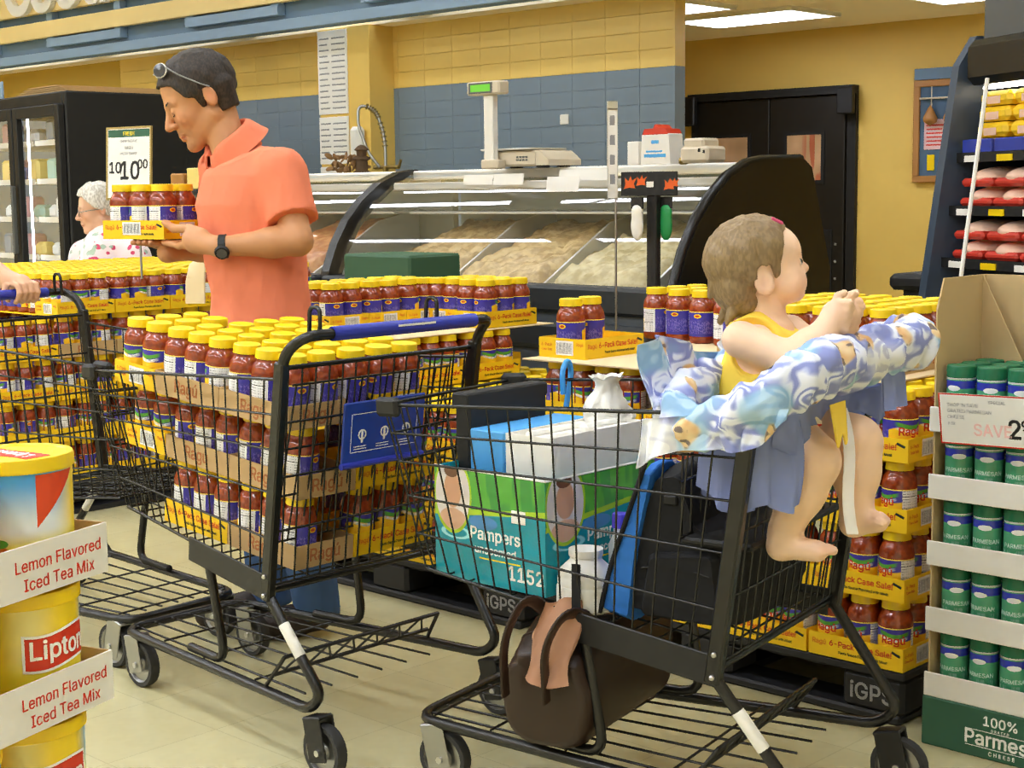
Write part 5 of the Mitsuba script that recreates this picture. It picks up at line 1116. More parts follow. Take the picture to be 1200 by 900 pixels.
# the case he holds
L0, L1 = at(121, 274, 4.83), at(209, 287, 4.66); L0[2] = L1[2] = (L0[2]+L1[2])/2; lv = (L1-L0)*(1, 1, 0); lv /= np.linalg.norm(lv); yw = math.atan2(lv[1], lv[0]); sv = np.array([-lv[1], lv[0], 0])
tray_full(L0[0], L0[1], L0[2], yw, 'in the case held by the man', 'with six jars, held by the man in the salmon shirt', front=yw-PI/2-2*PI*.5)
bcf = frame(L0-sv*.0009+UP*.001, lv, UP)
bcp = thing('barcode_label', 'white barcode label on the case held by the man', 'label'); add('patch', moved(box(.088, .168, .012, .052, 0, .0004), bcf), 'white_paper', bcp); add('bars', moved(cat_([box(.094+.005*k, .0965+.005*k+.001*(k % 3 == 0), .017, .047, .0004, .0007) for k in range(14)]), bcf), 'ink_grey', bcp)
bot_ = lambda u, v, dz=0.: L1+lv*u+sv*v+UP*dz                                  # about the lower right corner of the case
hand = []
wl = wr[0]; pc_ = m_(230, 283, -.14)
hand += [(rcone(wl, pc_, .027, .036), .02), (ellip(m_(226, 280, -.12), (.035, .03, .032)), .02)]
fing = []
for i, v in enumerate((.008, .03, .052, .074)):
    ln = (.92, 1.05, 1., .82)[i]; b0 = pc_+(bot_(-.02, v, -.018)-pc_)*.45
    k1 = bot_(-.005, v, -.020); k2 = bot_(-.005-.036*ln, v+.004, -.014); k3 = bot_(-.005-.058*ln, v+.006, -.0115); k4 = bot_(-.005-.078*ln, v+.008, -.0105)
    fing += finger([b0, k1, k2, k3, k4], .0115, .0082)
th_ = finger([m_(238, 274, -.16), m_(222, 268, -.10), bot_(-.004, -.012, .034), bot_(-.032, -.011, .047), bot_(-.045, -.010, .052)], .016, .0095, .006)
rh = [(rcone(wr[1], bot_(-.15, .13, -.032), .028, .034), .02)]
for i, u in enumerate((-.11, -.135, -.16, -.185)):
    fing += finger([bot_(-.15+.02*(1.5-i), .12, -.03), bot_(u, .09, -.022), bot_(u-.006, .055, -.014), bot_(u-.01, .025, -.0115), bot_(u-.012, .002, -.0105)], .0115, .0082)
th_ += finger([bot_(-.12, .15, -.03), bot_(-.08, .13, -.02), bot_(-.055, .115, -.013)], .014, .0095, .006)
arms = []
for s in range(2):
    arms += [(rcone(sh[s], el[s], .052, .042), .02), (rcone(el[s], el[s]+(wr[s]-el[s])*.35, .041, .042), .02), (rcone(el[s]+(wr[s]-el[s])*.30, wr[s], .042, .0265), .02)]
fF, tF = group(fing), group(th_)
body = blob([(torso(spine, -.03), .0), (rcone(neckb+(0, 0, -.05), HO-hf*.022*HS-hu*.03*HS, .060, .052), .03), (rcone(HO-hf*.018-hu*.05, HO+hf*.03-hu*.06, .047, .045), .03)]+arms+hand+rh+[(fF, .006), (tF, .01)])
Fh = blob(hp)
F_ = lambda p: smin(Fh(p), body(p), .012)
allp = np.array([HO+hu*.17, HO-hu*.2+hf*.2, spine[0][0], *sh, *el, *wr, bot_(-.25, .0, -.06), m_(210, 60), m_(380, 300, -.3)])
mesh = nets(F_, allp.min(0)-.09, allp.max(0)+.09, .0037)
mk = face_marks(HW, HS, 'man') + [(HW(.07, s*.03, -.085), .04, 'a87858', .35) for s in (1, -1)] + [(HW(.1, 0, -.05), .02, 'a87858', .3)]
add('body', mesh, 'skin', man, None, True, color=skin_color(mesh.vertices, 'c08a60', mk, 3))
for s in (1, -1): add('eye', trimesh.creation.icosphere(2, .0118*HS).apply_translation(HW(.079, s*.033, .003)), 'eye_white', man, None, True)
def brows(t, W, S, kind, m):
    for s in (1, -1):
        if kind == 'man':
            add('eyebrow', tube([W(.094, s*.014, .026), W(.095, s*.024, .031), W(.087, s*.038, .034), W(.074, s*.049, .029)], [.0022*S, .004*S, .0036*S, .0016*S], 8), m, t, None, True)
            add('eyelash_line', tube([W(.0905, s*.021, .0), W(.0935, s*.028, -.0045), W(.0925, s*.036, -.005), W(.0875, s*.045, -.001)], [.0008*S, .0016*S, .0016*S, .0008*S], 6), m, t, None, True)
        else:
            add('eyebrow', tube([W(.0775, s*.018, .031), W(.0755, s*.028, .0345), W(.068, s*.040, .032)], [.0012*S, .002*S, .001*S], 6), m, t, None, True)
brows(man, HW, HS, 'man', 'hair_brown')
# hair: the inflated skull above the hairline
def hairF(O, f, l, u, S, line, er, grow, wob, seed, freq=120):
    def g(p):
        q = (p-O)/S; a, b, c = q@f, q@l, q@u
        k = np.linalg.norm(np.stack([(a-er[0])/er[2], b/er[3], (c-er[1])/er[4]], 1), axis=1); d = (k-1)*er[4]-grow
        st = meshkit.noise(np.stack([a*freq, b*freq, c*freq*.3], 1), seed)-.5
        d = d+st*wob
        h = np.interp(a, *line)-.10*np.maximum(0, np.abs(b)-.2)
        return np.maximum(d, (h-c)*.8+st*.01)*S
    return g
line = ([-.12, -.085, -.05, -.036, -.03, -.008, -.002, .012, .02, .045, .062, .09, .12], [-.05, -.055, -.05, -.02, .022, .026, -.02, -.022, .012, .03, .07, .082, .10])
hg = hairF(HO, hf, hl, hu, HS, line, (-.004, .047, .102, .079, .089), .0065, .006, 2)
nap = [rcone(HW(-.050, y, .02), HW(-.046, y*.8, -.050), .052, .040) for y in (-.03, .03)]; h0_ = hg
def hg(p):
    q = (p-HO)/HS; a, c = q@hf, q@hu
    return np.minimum(h0_(p), np.maximum(np.minimum(nap[0](p), nap[1](p)), np.maximum((a+.030)*.8, -.050-c)*HS))
b = np.array([HO+hu*.05-.15, HO+hu*.05+.16]); add('hair', nets(hg, b[0]-.02, b[1]+.02, .0034), 'hair_brown', man, None, True)
# sunglasses pushed up on the hair
sgk = thing('sunglasses', 'dark sunglasses pushed up on the man\'s hair', 'sunglasses')
for s in (1, -1):
    n0 = hf*.62+hu*.40+hl*s*.62; n0 /= np.linalg.norm(n0); e0 = hu*.8-hf*.5; e0 -= n0*(e0@n0); e0 /= np.linalg.norm(e0); c0 = HW(.066, s*.046, .118)
    fr0 = frame(c0, np.cross(e0, n0), e0)
    add('lens', moved(lathe([(0, 0), (.026, .001), (.027, .003), (.026, .005), (0, .006)], 20).apply_scale((1.05, .78, 1)), fr0), 'lens_dark', sgk, None, 35)
    add('rim', moved(trimesh.creation.torus(.0265, .0026, 24, 6).apply_scale((1.05, .78, 1)), frame(c0+n0*.002, np.cross(e0, n0), e0)), 'white_plastic', sgk, None, True)
    add('temple', tube([HW(.050, s*.072, .118), HW(.03, s*.087, .085), HW(-.012, s*.086, .038), HW(-.03, s*.084, .022)], .0026, 6), 'metal_grey', sgk, None, True)
add('bridge', tube([HW(.082, .02, .118), HW(.088, 0, .120), HW(.082, -.02, .118)], .0025, 6), 'white_plastic', sgk, None, True)
# watch
wt = thing('wrist_watch', 'black wrist watch on the man\'s left wrist', 'watch'); ax = (wr[0]-el[0]); ax /= np.linalg.norm(ax); wc = wr[0]-ax*.012
fa = frame(wc, np.cross(ax, UP), np.cross(ax, np.cross(ax, UP)))
add('strap', moved(lathe([(.031, -.011), (.0345, -.010), (.0345, .010), (.031, .011)], 28), fa), 'black_plastic', wt, None, 35)
dirw = BB*.9-UP*.45; dirw -= ax*(dirw@ax); dirw /= np.linalg.norm(dirw)
ff_ = frame(wc+dirw*.033, ax, np.cross(dirw, ax)); add('case', moved(lathe([(0, 0), (.021, 0), (.022, .004), (.019, .011), (0, .011)], 24), ff_), 'black_matte', wt, None, 35); add('dial', moved(lathe([(0, .0112), (.015, .0112), (.015, .0118), (0, .0118)], 20), ff_), 'grey_metal', wt)
# polo shirt
mat('salmon', 'dc7a58', .85, sheen=.3); mat('salmon_dark', 'c9603f', .85); mat('denim', '38557f', .85); mat('shoe_brown', '2a1d16', .6)
zh = spine[1][0][2]-.02
def wrinkle(F, amp, fr, seed): return lambda p: F(p)+amp*(meshkit.fbm(p*np.array(fr), 2, seed)-.5)
sleeve = [(rcone(sh[0]+(0, 0, .0), sh[0]+(el[0]-sh[0])*.9, .076, .078), .04), (rcone(sh[1], sh[1]+(el[1]-sh[1])*.9, .076, .078), .04)]
ends = [(sh[s]+(el[s]-sh[s])*.70, (el[s]-sh[s])/np.linalg.norm(el[s]-sh[s])) for s in range(2)]
def cut(f, q, n): return lambda p: np.maximum(f(p), (p-q)@n)
base_sh = blob([(torso([(c, a*1.05, b*1.10) for c, a, b in spine], .006, z0=zh), 0)]+[(cut(sleeve[s][0], *ends[s]), .03) for s in range(2)]+[(rcone(sh[s]+(0, 0, .02), neckb+(0, 0, -.005), .052, .05), .05) for s in range(2)])
def shirtF(p):
    d = base_sh(p)
    ax_ = UP*.86+tf*.5; t = (p-(neckb+(0, 0, .004)))@ax_; return np.maximum(d, np.where(np.linalg.norm(p-neckb, axis=1) < .16, t, -1))
sp2 = np.array([*[s[0] for s in spine], *sh, *el, neckb])
mesh = nets(wrinkle(wrinkle(shirtF, .016, (9, 9, 5), 8), .010, (26, 26, 9), 18), sp2.min(0)-.22, sp2.max(0)+.15, .0065)
shk = add('polo_shirt', mesh, 'salmon', man, None, True)
for s in range(2):
    q, n = ends[s]; e1 = np.cross(n, BB); e1 /= np.linalg.norm(e1)
    add('sleeve_hem', moved(trimesh.creation.torus(.0775, .003, 32, 6), frame(q-n*.004, e1, np.cross(n, e1))), 'salmon_dark', shk, None, True) if s else None
nax = UP*.80+tf*.60; nax /= np.linalg.norm(nax); e1 = tf-nax*(tf@nax); e1 /= np.linalg.norm(e1); e2 = np.cross(nax, e1); nc = m_(273, 170)
prof_c = [(.070, -.045), (.066, .012), (.068, .036), (.073, .041), (.083, .030), (.096, .0), (.108, -.022)]
cg = []
for a in np.linspace(.20, 2*PI-.20, 44):
    pt_ = math.exp(-((min(a, 2*PI-a)-.2)/.42)**2); row = []
    for j, (r, h) in enumerate(prof_c):
        k = j/(len(prof_c)-1); row.append(nc+(e1*math.cos(a)*1.06+e2*math.sin(a))*(r+.018*pt_*k)+nax*(h-.045*pt_*k*k-.012*pt_))
    cg.append(row)
add('collar', sheet(cg, .0035), 'salmon', shk, None, True)
pl0 = nc+e1*.090-nax*.02; add('placket', sheet([[pl0+e2*w+(-UP*.15+tf*.025)*t-UP*0 for w in (-.016, 0, .016)] for t in np.linspace(0, 1, 6)], .004), 'salmon', shk, None, True)
for t in (.12, .55): add('button', moved(lathe([(0, 0), (.0055, 0), (.0055, .0025), (0, .003)], 12), frame(pl0+(-UP*.15+tf*.025)*t+tf*.004, e2, np.cross(tf, e2))), 'white_plastic', shk)
# jeans and shoes
hipL, hipR = spine[0][0]+tl*.09, spine[0][0]-tl*.09; kn = [m_(352, 590, -.10), m_(310, 590, .10)]; an = [m_(372, 716, -.04), m_(318, 702, .12)]
an[0][2] = an[1][2] = .10
jF = blob([(torso(spine[:3], .004, z1=spine[2][0][2]-.06), 0)]+[q for s, h_ in ((0, hipL), (1, hipR)) for q in ((rcone(h_, kn[s], .098, .075), .05), (rcone(kn[s], an[s]-(0, 0, .03), .075, .068), .04))])
jz = lambda p: np.maximum(wrinkle(jF, .02, (10, 10, 7), 5)(p), .055-p[:, 2])
jp = np.array([spine[0][0], spine[2][0], *kn, *an]); add('jeans', nets(jz, jp.min(0)-.2, jp.max(0)+(.2, .2, .05), .010), 'denim', man, None, True)
for s in range(2):
    a = an[s]*np.array([1, 1, 0]); d_ = -RR*.95+BB*.3; d_ /= np.linalg.norm(d_)
    sF = blob([(rcone(a+(0, 0, .06), a+d_*.10+(0, 0, .045), .048, .042), 0), (rcone(a+d_*.08+(0, 0, .045), a+d_*.20+(0, 0, .035), .045, .035), .03)])
    add('shoe', nets(lambda p: np.maximum(sF(p), .001-p[:, 2]), a-.28, a+np.array([.28, .28, .14]), .008), 'shoe_brown', man, None, True)
# ---- the baby in the cart seat
DB = 3.06
def b_(px, py, dd=0.): return at(px, py, DB+dd)
baby = thing('person', 'baby in a yellow sleeveless top sitting in the cart seat, hands clasped', 'baby')
bp_ = math.radians(-17); g0 = RR*.995-BB*.08; bf = g0*math.cos(bp_)-UP*math.sin(bp_); bu = UP*math.cos(bp_)+g0*math.sin(bp_); bl_ = np.cross(bu, bf); BS = 1.02
BO = b_(893, 327)
hp, BWd, BR = head(BO, bf, bu, bl_, BS, 'baby')
btf = RR*.86+BB*.5; btl = np.cross(UP, btf); torso.axes = (btl, btf)
bsp = [(b_(893, 520, -.02), .085, .085), (b_(893, 490, -.01), .085, .085), (b_(895, 440), .082, .078), (b_(899, 405), .078, .068), (b_(900, 380), .055, .05)]
bsh = [b_(868, 398, -.07), b_(926, 390, .075)]; bel = [b_(930, 424, -.12), b_(968, 424, -.02)]; bwr = [b_(966, 388, -.13), b_(985, 388, -.075)]
bh = [b_(978, 368, -.12), b_(992, 367, -.085)]
bhip = [b_(915, 505, -.06), b_(930, 497, .05)]; bkn = [b_(952, 540, -.16), b_(1002, 518, -.06)]; ban = [b_(920, 622, -.13), b_(1004, 598, -.07)]; btoe = [b_(974, 648, -.19), b_(1040, 611, -.12)]; bheel = [b_(915, 640, -.12), b_(1000, 613, -.06)]
parts = [(torso(bsp, -.006), 0), (rcone(b_(898, 385), BO-bf*.012-bu*.03, .042, .046), .03)]
for s in range(2):
    parts += [(rcone(bsh[s], bel[s], .037, .034), .025), (rcone(bel[s], bel[s]+(bwr[s]-bel[s])*.5, .036, .033), .02), (rcone(bel[s]+(bwr[s]-bel[s])*.5, bwr[s], .033, .0235), .015), (rcone(bwr[s], bh[s], .022, .026), .012)]
    parts += [(rcone(bhip[s], bkn[s], .064, .05), .03), (rcone(bkn[s], bkn[s]+(ban[s]-bkn[s])*.45, .050, .047), .02), (rcone(bkn[s]+(ban[s]-bkn[s])*.4, ban[s], .047, .030), .015), (rcone(bheel[s], ban[s], .026, .030), .015), (rcone(bheel[s], bheel[s]+(btoe[s]-bheel[s])*.72, .024, .021), .015)]
toes, fgs = [], []
for s in range(2):
    d_ = btoe[s]-bheel[s]; d_ /= np.linalg.norm(d_); side_ = np.cross(UP, d_); side_ /= np.linalg.norm(side_); o = bheel[s]+(btoe[s]-bheel[s])*.70
    for i in range(5):
        w = (.018, .009, .001, -.007, -.014)[i]*(-1 if s == 0 else 1)*-1; ln = (.026, .024, .021, .018, .015)[i]; r = (.0105, .0075, .007, .0065, .006)[i]
        toes += finger([o+side_*w*.8, o+side_*w+d_*ln*.6+UP*.002, o+side_*w*1.05+d_*ln], r, r*.9, .004)
    hd_ = bh[s]; fu = BB*(.55 if s == 0 else -.2)+RR*.55; 
    for i in range(4):
        q = hd_+RR*(.004-.004*i)+UP*(.022-.014*i)+BB*(.010 if s == 0 else -.004)
        fgs += finger([q, q+RR*.020+BB*(.010-.002*i if s == 0 else .002), q+RR*.026-UP*.010+BB*.0, q+RR*.016-UP*.014-BB*.004], .0085, .0072, .003)
    q = hd_+UP*.018; fgs += finger([q, q+UP*.016+RR*.006, q+UP*.022+RR*.018], .0088, .0075, .004)
tF2, fF2 = group(toes), group(fgs)
Bb = blob(parts+[(tF2, .006), (fF2, .005)]); Bh = blob(hp); FB = lambda p: smin(Bh(p), Bb(p), .010)
q = np.array([BO+bu*.16, BO-bf*.12, BO+bf*.12, *bh, *btoe, *bheel, bsp[0][0], *bkn, *bsh]); mesh = nets(FB, q.min(0)-.06, q.max(0)+.07, .0036)
mk = face_marks(BWd, BS, 'baby', 'eab49c', 'd08478', '7a5c3c')+[(k, .045, 'e8b49c', .3) for k in bkn]+[(k, .03, 'eab8a4', .5) for k in btoe+bh]
add('body', mesh, 'skin', baby, None, True, color=skin_color(mesh.vertices, 'efcbab', mk, 6))
for s in (1, -1): add('eye', trimesh.creation.icosphere(2, .0105*BS).apply_translation(BWd(.0675, s*.029, .0125)), 'eye_white', baby, None, True); add('iris', trimesh.creation.icosphere(2, .0065*BS).apply_translation(BWd(.0735, s*.0295, .013)), 'eye_dark', baby, None, True)
brows(baby, BWd, BS, 'baby', 'hair_baby')
bline = ([-.12, -.095, -.06, -.035, -.026, -.02, .006, .012, .024, .040, .058, .075, .1], [-.045, -.04, -.035, -.032, -.01, .030, .032, .0, .004, .050, .082, .098, .12])
hb1 = hairF(BO, bf, bl_, bu, BS, bline, (-.011, .05, .086, .0745, .0755), .006, .007, 4, 110)
tuft = [ellip(BWd(-.058, 0, .005), np.array((.042, .064, .062))*BS, BR), ellip(BWd(-.050, 0, -.030), np.array((.036, .052, .034))*BS, BR), rcone(BWd(-.07, .02, -.03), BWd(-.098, .025, -.058), .018, .006), rcone(BWd(-.07, -.03, -.03), BWd(-.096, -.034, -.055), .018, .006), rcone(BWd(-.085, 0, .03), BWd(-.108, 0, .0), .02, .006)]
hb2 = lambda p: np.minimum.reduce([hb1(p)]+[t(p)+.005*(meshkit.noise(((p-BO)@np.stack([bf, bl_, bu], 1))*np.array([70, 150, 22]), 9)-.5) for t in tuft])
add('hair', nets(hb2, BO+bu*.05-.15, BO+bu*.05+.15, .0032), 'hair_baby', baby, None, True)
mat('clip_pink', 'c84a78', .3)
hc = BWd(.046, -.052, .103); n_ = (hc-BWd(-.011, 0, .05)); n_ /= np.linalg.norm(n_); e1 = bf-n_*(bf@n_); e1 /= np.linalg.norm(e1)
add('hair_clip', moved(bevel_box(-.015, .015, -.004, .004, 0, .005, .002), frame(hc+n_*.001, e1-bu*.25, np.cross(n_, e1))), 'clip_pink', baby)
# her top and shorts
mat('top_yellow', 'f2d24e', .85, sheen=.3)
bt = blob([(torso([(c, a*1.04, b_0*1.05) for c, a, b_0 in bsp[:-1]]+[(b_(900, 384), .062, .056)], .006), 0)]+[(rcone(bsh[s]+UP*.012-btl*(.03 if s == 0 else -.03)*-1*0, b_(899, 384), .030, .04), .03) for s in range(2)])
def topF(p):
    d = bt(p)
    for s in range(2): d = smax(d, -(np.linalg.norm((p-(bsh[s]+(bel[s]-bsh[s])*.22))*np.array([1, 1, .85]), axis=1)-.052), .008)
    nk = b_(906, 372); t = (p-nk)@(UP*.8+btf*.6)-.008; d = np.maximum(d, np.where(np.linalg.norm(p-nk, axis=1) < .1, t, -1)); return np.maximum(d, bsp[1][0][2]-.02-p[:, 2])
q2 = np.array([s[0] for s in bsp]+bsh); add('sleeveless_top', nets(wrinkle(topF, .006, (25, 25, 14), 2), q2.min(0)-.12, q2.max(0)+.08, .0045), 'top_yellow', baby, None, True)
def stripe_fn(p, n, uv):
    t = (p.x*.84-p.y*.25+p.z*.5)*75; k = t-dr.floor(t/5)*5
    c = mi.Color3f(lin('e8e4dc'))
    for i, h in ((4, 'f4d84a'), (3, '4fa04a'), (2, 'f2f0ea'), (1, 'd84a4a')): c = dr.select(k < i, mi.Color3f(lin(h)), c)
    return mi.Color3f(c)
pmat('stripes', stripe_fn, .85)
sf = blob([(torso([(c, a, b_0) for c, a, b_0 in bsp[:3]], .010, z1=bsp[1][0][2]+.02), 0)]+[(rcone(bhip[s], bhip[s]+(bkn[s]-bhip[s])*.45, .072, .068), .03) for s in range(2)])
def shF(p):
    d = sf(p)
    for s in range(2):
        n_ = bkn[s]-bhip[s]; L_ = np.linalg.norm(n_); n_ = n_/L_; d = np.where(np.linalg.norm(p-(bhip[s]+n_*L_*.6), axis=1) < .11, np.maximum(d, (p-bhip[s])@n_-L_*.55), d)
    return d
q2 = np.array([bsp[0][0], bsp[1][0], *bhip, *bkn]); add('shorts', nets(shF, q2.min(0)-.12, q2.max(0)+.12, .005), 'stripes', baby, None, True)
# child seat of the baby cart
q = [rod((.245, y, .90), (.25, y, .64), .0024, 5) for y in np.linspace(-.23, .23, 12)]+[rod((.248, -.24, z), (.248, .24, z), .003, 5) for z in (.64, .75, .9)]
add('child_seat_back', cat_(q), 'black_paint', C2, M2, True); add('child_seat_base', bevel_box(.10, .25, -.23, .23, .625, .64, .005), 'black_plastic', C2, M2)
# the quilted cover over handle and seat
cv = thing('seat_cover', 'puffy blue and white patterned seat cover wrapped over the handle round the baby', 'seat cover')
def floral_fn(p, n, uv):
    x, y, z = p.x*24, p.y*24, p.z*24; a = fbm(x*.8, y*.8, z*.8+3, 2)
    s = fbm(x*.7+a*3, y*.7+a*3, z*.7, 2); w = dr.sin(s*17)
    c = mix(lin('aab4da'), lin('dde2f0'), smoothstep(-.2, .8, w)); c = mix(c, lin('7f88c4'), smoothstep(.1, -.8, w)*.85)
    c = mix(c, lin('f0f2f4'), smoothstep(.52, .72, noise(x*.3, y*.3, z*.3+7))*.7)
    c = mix(c, lin('86b4cc'), smoothstep(.60, .70, noise(x*.5+9, y*.5, z*.5))*.7)
    o = smoothstep(.70, .75, noise(x*.62+21, y*.62+3, z*.62)); c = mix(c, mix(lin('cf9a4a'), lin('ead2a0'), noise(x*3, y*3, z*3)), o*.9)
    return mix(c, lin('4a4858'), o*smoothstep(.58, .66, noise(x*3.1, y*3.1, z*3.1+3))*.8)
pmat('floral', floral_fn, .8, sheen=.3); mat('lavender', '7f8cc2', .85, sheen=.3)
loop = np.array([(-.008, .28, .966), (.0, .0, .975), (-.005, -.31, .985), (.05, -.325, .97), (.15, -.31, .93), (.235, -.27, .92), (.255, -.12, .93), (.255, .1, .925), (.25, .25, .89), (.21, .305, .872), (.12, .325, .885), (.04, .325, .93)])
def closed_curve(P, n):
    from scipy.interpolate import CubicSpline
    Q = np.vstack([P, P[:1]]); t = np.concatenate([[0], np.cumsum(np.linalg.norm(np.diff(Q, axis=0), axis=1))]); return CubicSpline(t, Q, bc_type='periodic')(np.linspace(0, t[-1], n, endpoint=False))
cc = closed_curve(loop, 150); tan = np.roll(cc, -1, 0)-np.roll(cc, 1, 0); tan /= np.linalg.norm(tan, axis=1, keepdims=True)
ang = np.linspace(0, 2*PI, 37)[:-1]; side_ = np.cross(tan, UP); side_ /= np.linalg.norm(side_, axis=1, keepdims=True)
rw = np.interp(cc[:, 0], [-.01, .08, .18, .26], [.048, .044, .040, .036]); rh_ = np.interp(cc[:, 0], [-.01, .08, .18, .24, .26], [.052, .052, .046, .052, .045])
Vc = cc[:, None]+np.cos(ang)[None, :, None]*side_[:, None]*rw[:, None, None]+np.sin(ang)[None, :, None]*UP*rh_[:, None, None]
nr = Vc-cc[:, None]; nr /= np.linalg.norm(nr, axis=2, keepdims=True)
al = np.arange(150)[:, None]; wr_ = meshkit.fbm(np.stack([al*.33+0*ang[None], np.cos(ang)[None]*1.2+0*al, np.sin(ang)[None]*1.2+0*al], -1), 3, 12)-.5
wr2 = np.sin(al*1.15+2.2*np.sin(ang[None]*1.0+al*.21)+4*wr_)
Vc = Vc+nr*(.030*wr_+.0055*wr2)[..., None]; N_ = 36; k = np.arange(150); F = []
for j in range(N_):
    a, b, c_, d_ = k*N_+j, ((k+1) % 150)*N_+j, ((k+1) % 150)*N_+(j+1) % N_, k*N_+(j+1) % N_; F += [np.stack([a, b, c_], 1), np.stack([a, c_, d_], 1)]
cm = trimesh.Trimesh(Vc.reshape(-1, 3), np.vstack(F), process=False); cm.fix_normals()
add('padded_rim', cm, 'floral', cv, M2, True)
# side drape on the near side, and the flared back corner
dr_ = []
for i, t in enumerate(np.linspace(0, 1, 50)):
    x = -.02+.29*t; row = []
    for j, s in enumerate(np.linspace(0, 1, 10)):
        row.append((x+.02*s*math.sin(t*9), .352+.012*math.sin(t*30+s*2)*s+.004*math.sin(t*57), .925-.04*t-(.055+.012*math.sin(t*7)+.03*t)*s*min(1, .35+t*5)))
    dr_.append(row)
add('side_drape', sheet(dr_, .004), 'floral', cv, M2, True)
fl_ = []
for t in np.linspace(0, 1, 46):
    y = .30-.52*t; row = []
    for s in np.linspace(0, 1, 10): row.append((.275+.018*math.sin(t*26+s*3)*s+.03*s*(1-t), y, .90+(.105+.025*math.sin(t*8+.5))*s))
    fl_.append(row)
add('back_flare', sheet(fl_, .004), 'floral', cv, M2, True)
# plain lavender lining that hangs inside the seat and over the rear gate
ln_ = []
for t in np.linspace(0, 1, 70):
    a = PI*.5*0; P_ = closed_curve.__call__ if False else None
cl = closed_curve(np.array([(.04, .26, 0), (.045, 0, 0), (.04, -.26, 0), (.12, -.255, 0), (.20, -.235, 0), (.21, 0, 0), (.20, .24, 0), (.12, .262, 0)]), 120)
cl = np.vstack([cl, cl[:1]])
for i, c_ in enumerate(cl):
    row = []
    for s in np.linspace(0, 1, 9): row.append((c_[0]+.008*math.sin(i*.9+s*2)*s, c_[1]+.008*math.cos(i*.8)*s, .90-(.175*min(1, max(.35, (c_[0]-.03)/.06)))*s-.02*s*math.sin(i*.35)))
    ln_.append(row)
add('lining', sheet(ln_, .003), 'lavender', cv, M2, True)
hg_ = []
for t in np.linspace(0, 1, 36):
    y = .29-.075*t; hg_.append([(.085-.065*t-.02*math.sin(PI*s*.8)*t+.010*math.sin(t*14+s)*s, y+.02*math.sin(PI*s)*(1-t), .91-(.20-.015*math.sin(t*6)-.02*t)*s) for s in np.linspace(0, 1, 9)])
add('front_flap', sheet(hg_, .004), 'lavender', cv, M2, True)
hg_ = []
for t in np.linspace(0, 1, 22):
    y = -.08-.13*t; hg_.append([(-.035-.010*s+.006*math.sin(t*12+s)*s, y, .95-.085*s) for s in np.linspace(0, 1, 6)])
add('front_flap', sheet(hg_, .004), 'lavender', cv, M2, True)
A_, B_ = b_(986, 478, -.10), b_(1000, 626, -.17)
add('strap', sheet([[A_+(B_-A_)*s+RR*(w*.022)+RR*.006*math.sin(s*6)+BB*.012*math.sin(s*3) for w in (-.5, 0, .5)] for s in np.linspace(0, 1, 14)], .003), 'white_card', cv, None, True)
yk = []
for t in np.linspace(0, 1, 20): yk.append([L(M2, (-.03-.01*s, .180-.075*t-.01*s*(1-2*t), .91-(.070+.012*math.sin(t*9))*s)) for s in np.linspace(0, 1, 5)])
add('yellow_tab', sheet(yk, .003), 'top_yellow', cv, None, True)
# ---- the older woman far left
DL = 8.7
lady = thing('person', 'older woman with short white hair and a pink floral blouse, beyond the jars at left', 'person')
l_ = lambda px, py, dd=0.: at(px, py, DL+dd)
lf = -RR*.97+BB*.25; lp = math.radians(8); f_ = lf*math.cos(lp)-UP*math.sin(lp); u_ = UP*math.cos(lp)+lf*math.sin(lp); ll = np.cross(u_, f_)
LO = l_(116, 247); hp, LW, LR = head(LO, f_, u_, ll, 1.06, 'woman'); torso.axes = (np.cross(UP, lf), lf)
lsp = [(l_(125, 400), .19, .16), (l_(125, 350), .19, .17), (l_(126, 310), .19, .16), (l_(127, 285), .17, .12), (l_(124, 273), .11, .08)]
lsh = [l_(160, 300, -.10), l_(98, 298, .14)]
mesh = nets(lambda p: smin(blob(hp)(p), blob([(rcone(l_(124, 285), LO-u_*.04-f_*.02, .06, .055), 0), (torso(lsp, -.03), .03)])(p), .012), LO-np.array([.32, .32, .75]), LO+np.array([.3, .3, .22]), .008)
add('body', mesh, 'skin', lady, None, True, color=skin_color(mesh.vertices, 'dcae90', face_marks(LW, 1.06, 'woman'), 4))
add('hair', nets(hairF(LO, f_, ll, u_, 1.06, ([-.12, -.06, -.03, .0, .02, .05, .07, .12], [-.055, -.05, -.02, .015, .02, .055, .085, .1]), (-.006, .05, .108, .086, .095), .012, .018, 6, 60), LO-.17, LO+.2, .007), 'hair_white', lady, None, True)
gls = add('eyeglasses', cat_([moved(trimesh.creation.torus(.022, .0022, 18, 5), frame(LW(.105, s*.034, .004), ll, u_)) for s in (1, -1)]+[rod(LW(.10, s*.056, .008), LW(-.02, s*.085, .01), .0022, 5) for s in (1, -1)]), 'metal_grey', lady)
def blouse_fn(p, n, uv):
    c = mix(lin('f0e2e0'), lin('e8d0d2'), noise(p.x*14, p.y*14, p.z*14)); v = noise(p.x*32, p.y*32, p.z*32+5); w = noise(p.x*28+9, p.y*28, p.z*28)
    c = mix(c, lin('c84a68'), smoothstep(.70, .76, v)); return mix(c, lin('8fb09a'), smoothstep(.74, .79, w)*.8)
pmat('blouse', blouse_fn, .85)
add('blouse', nets(blob([(torso(lsp, .01), 0)]+[(rcone(lsh[s], l_((178, 84)[s], 345, (-.14, .1)[s]), .075, .07), .05) for s in range(2)]+[(rcone(lsh[s], l_(124, 276), .06, .06), .05) for s in range(2)]), LO-np.array([.55, .55, .85]), LO+np.array([.55, .55, -.06]), .012), 'blouse', lady, None, True)
hz_ = lsp[0][0]
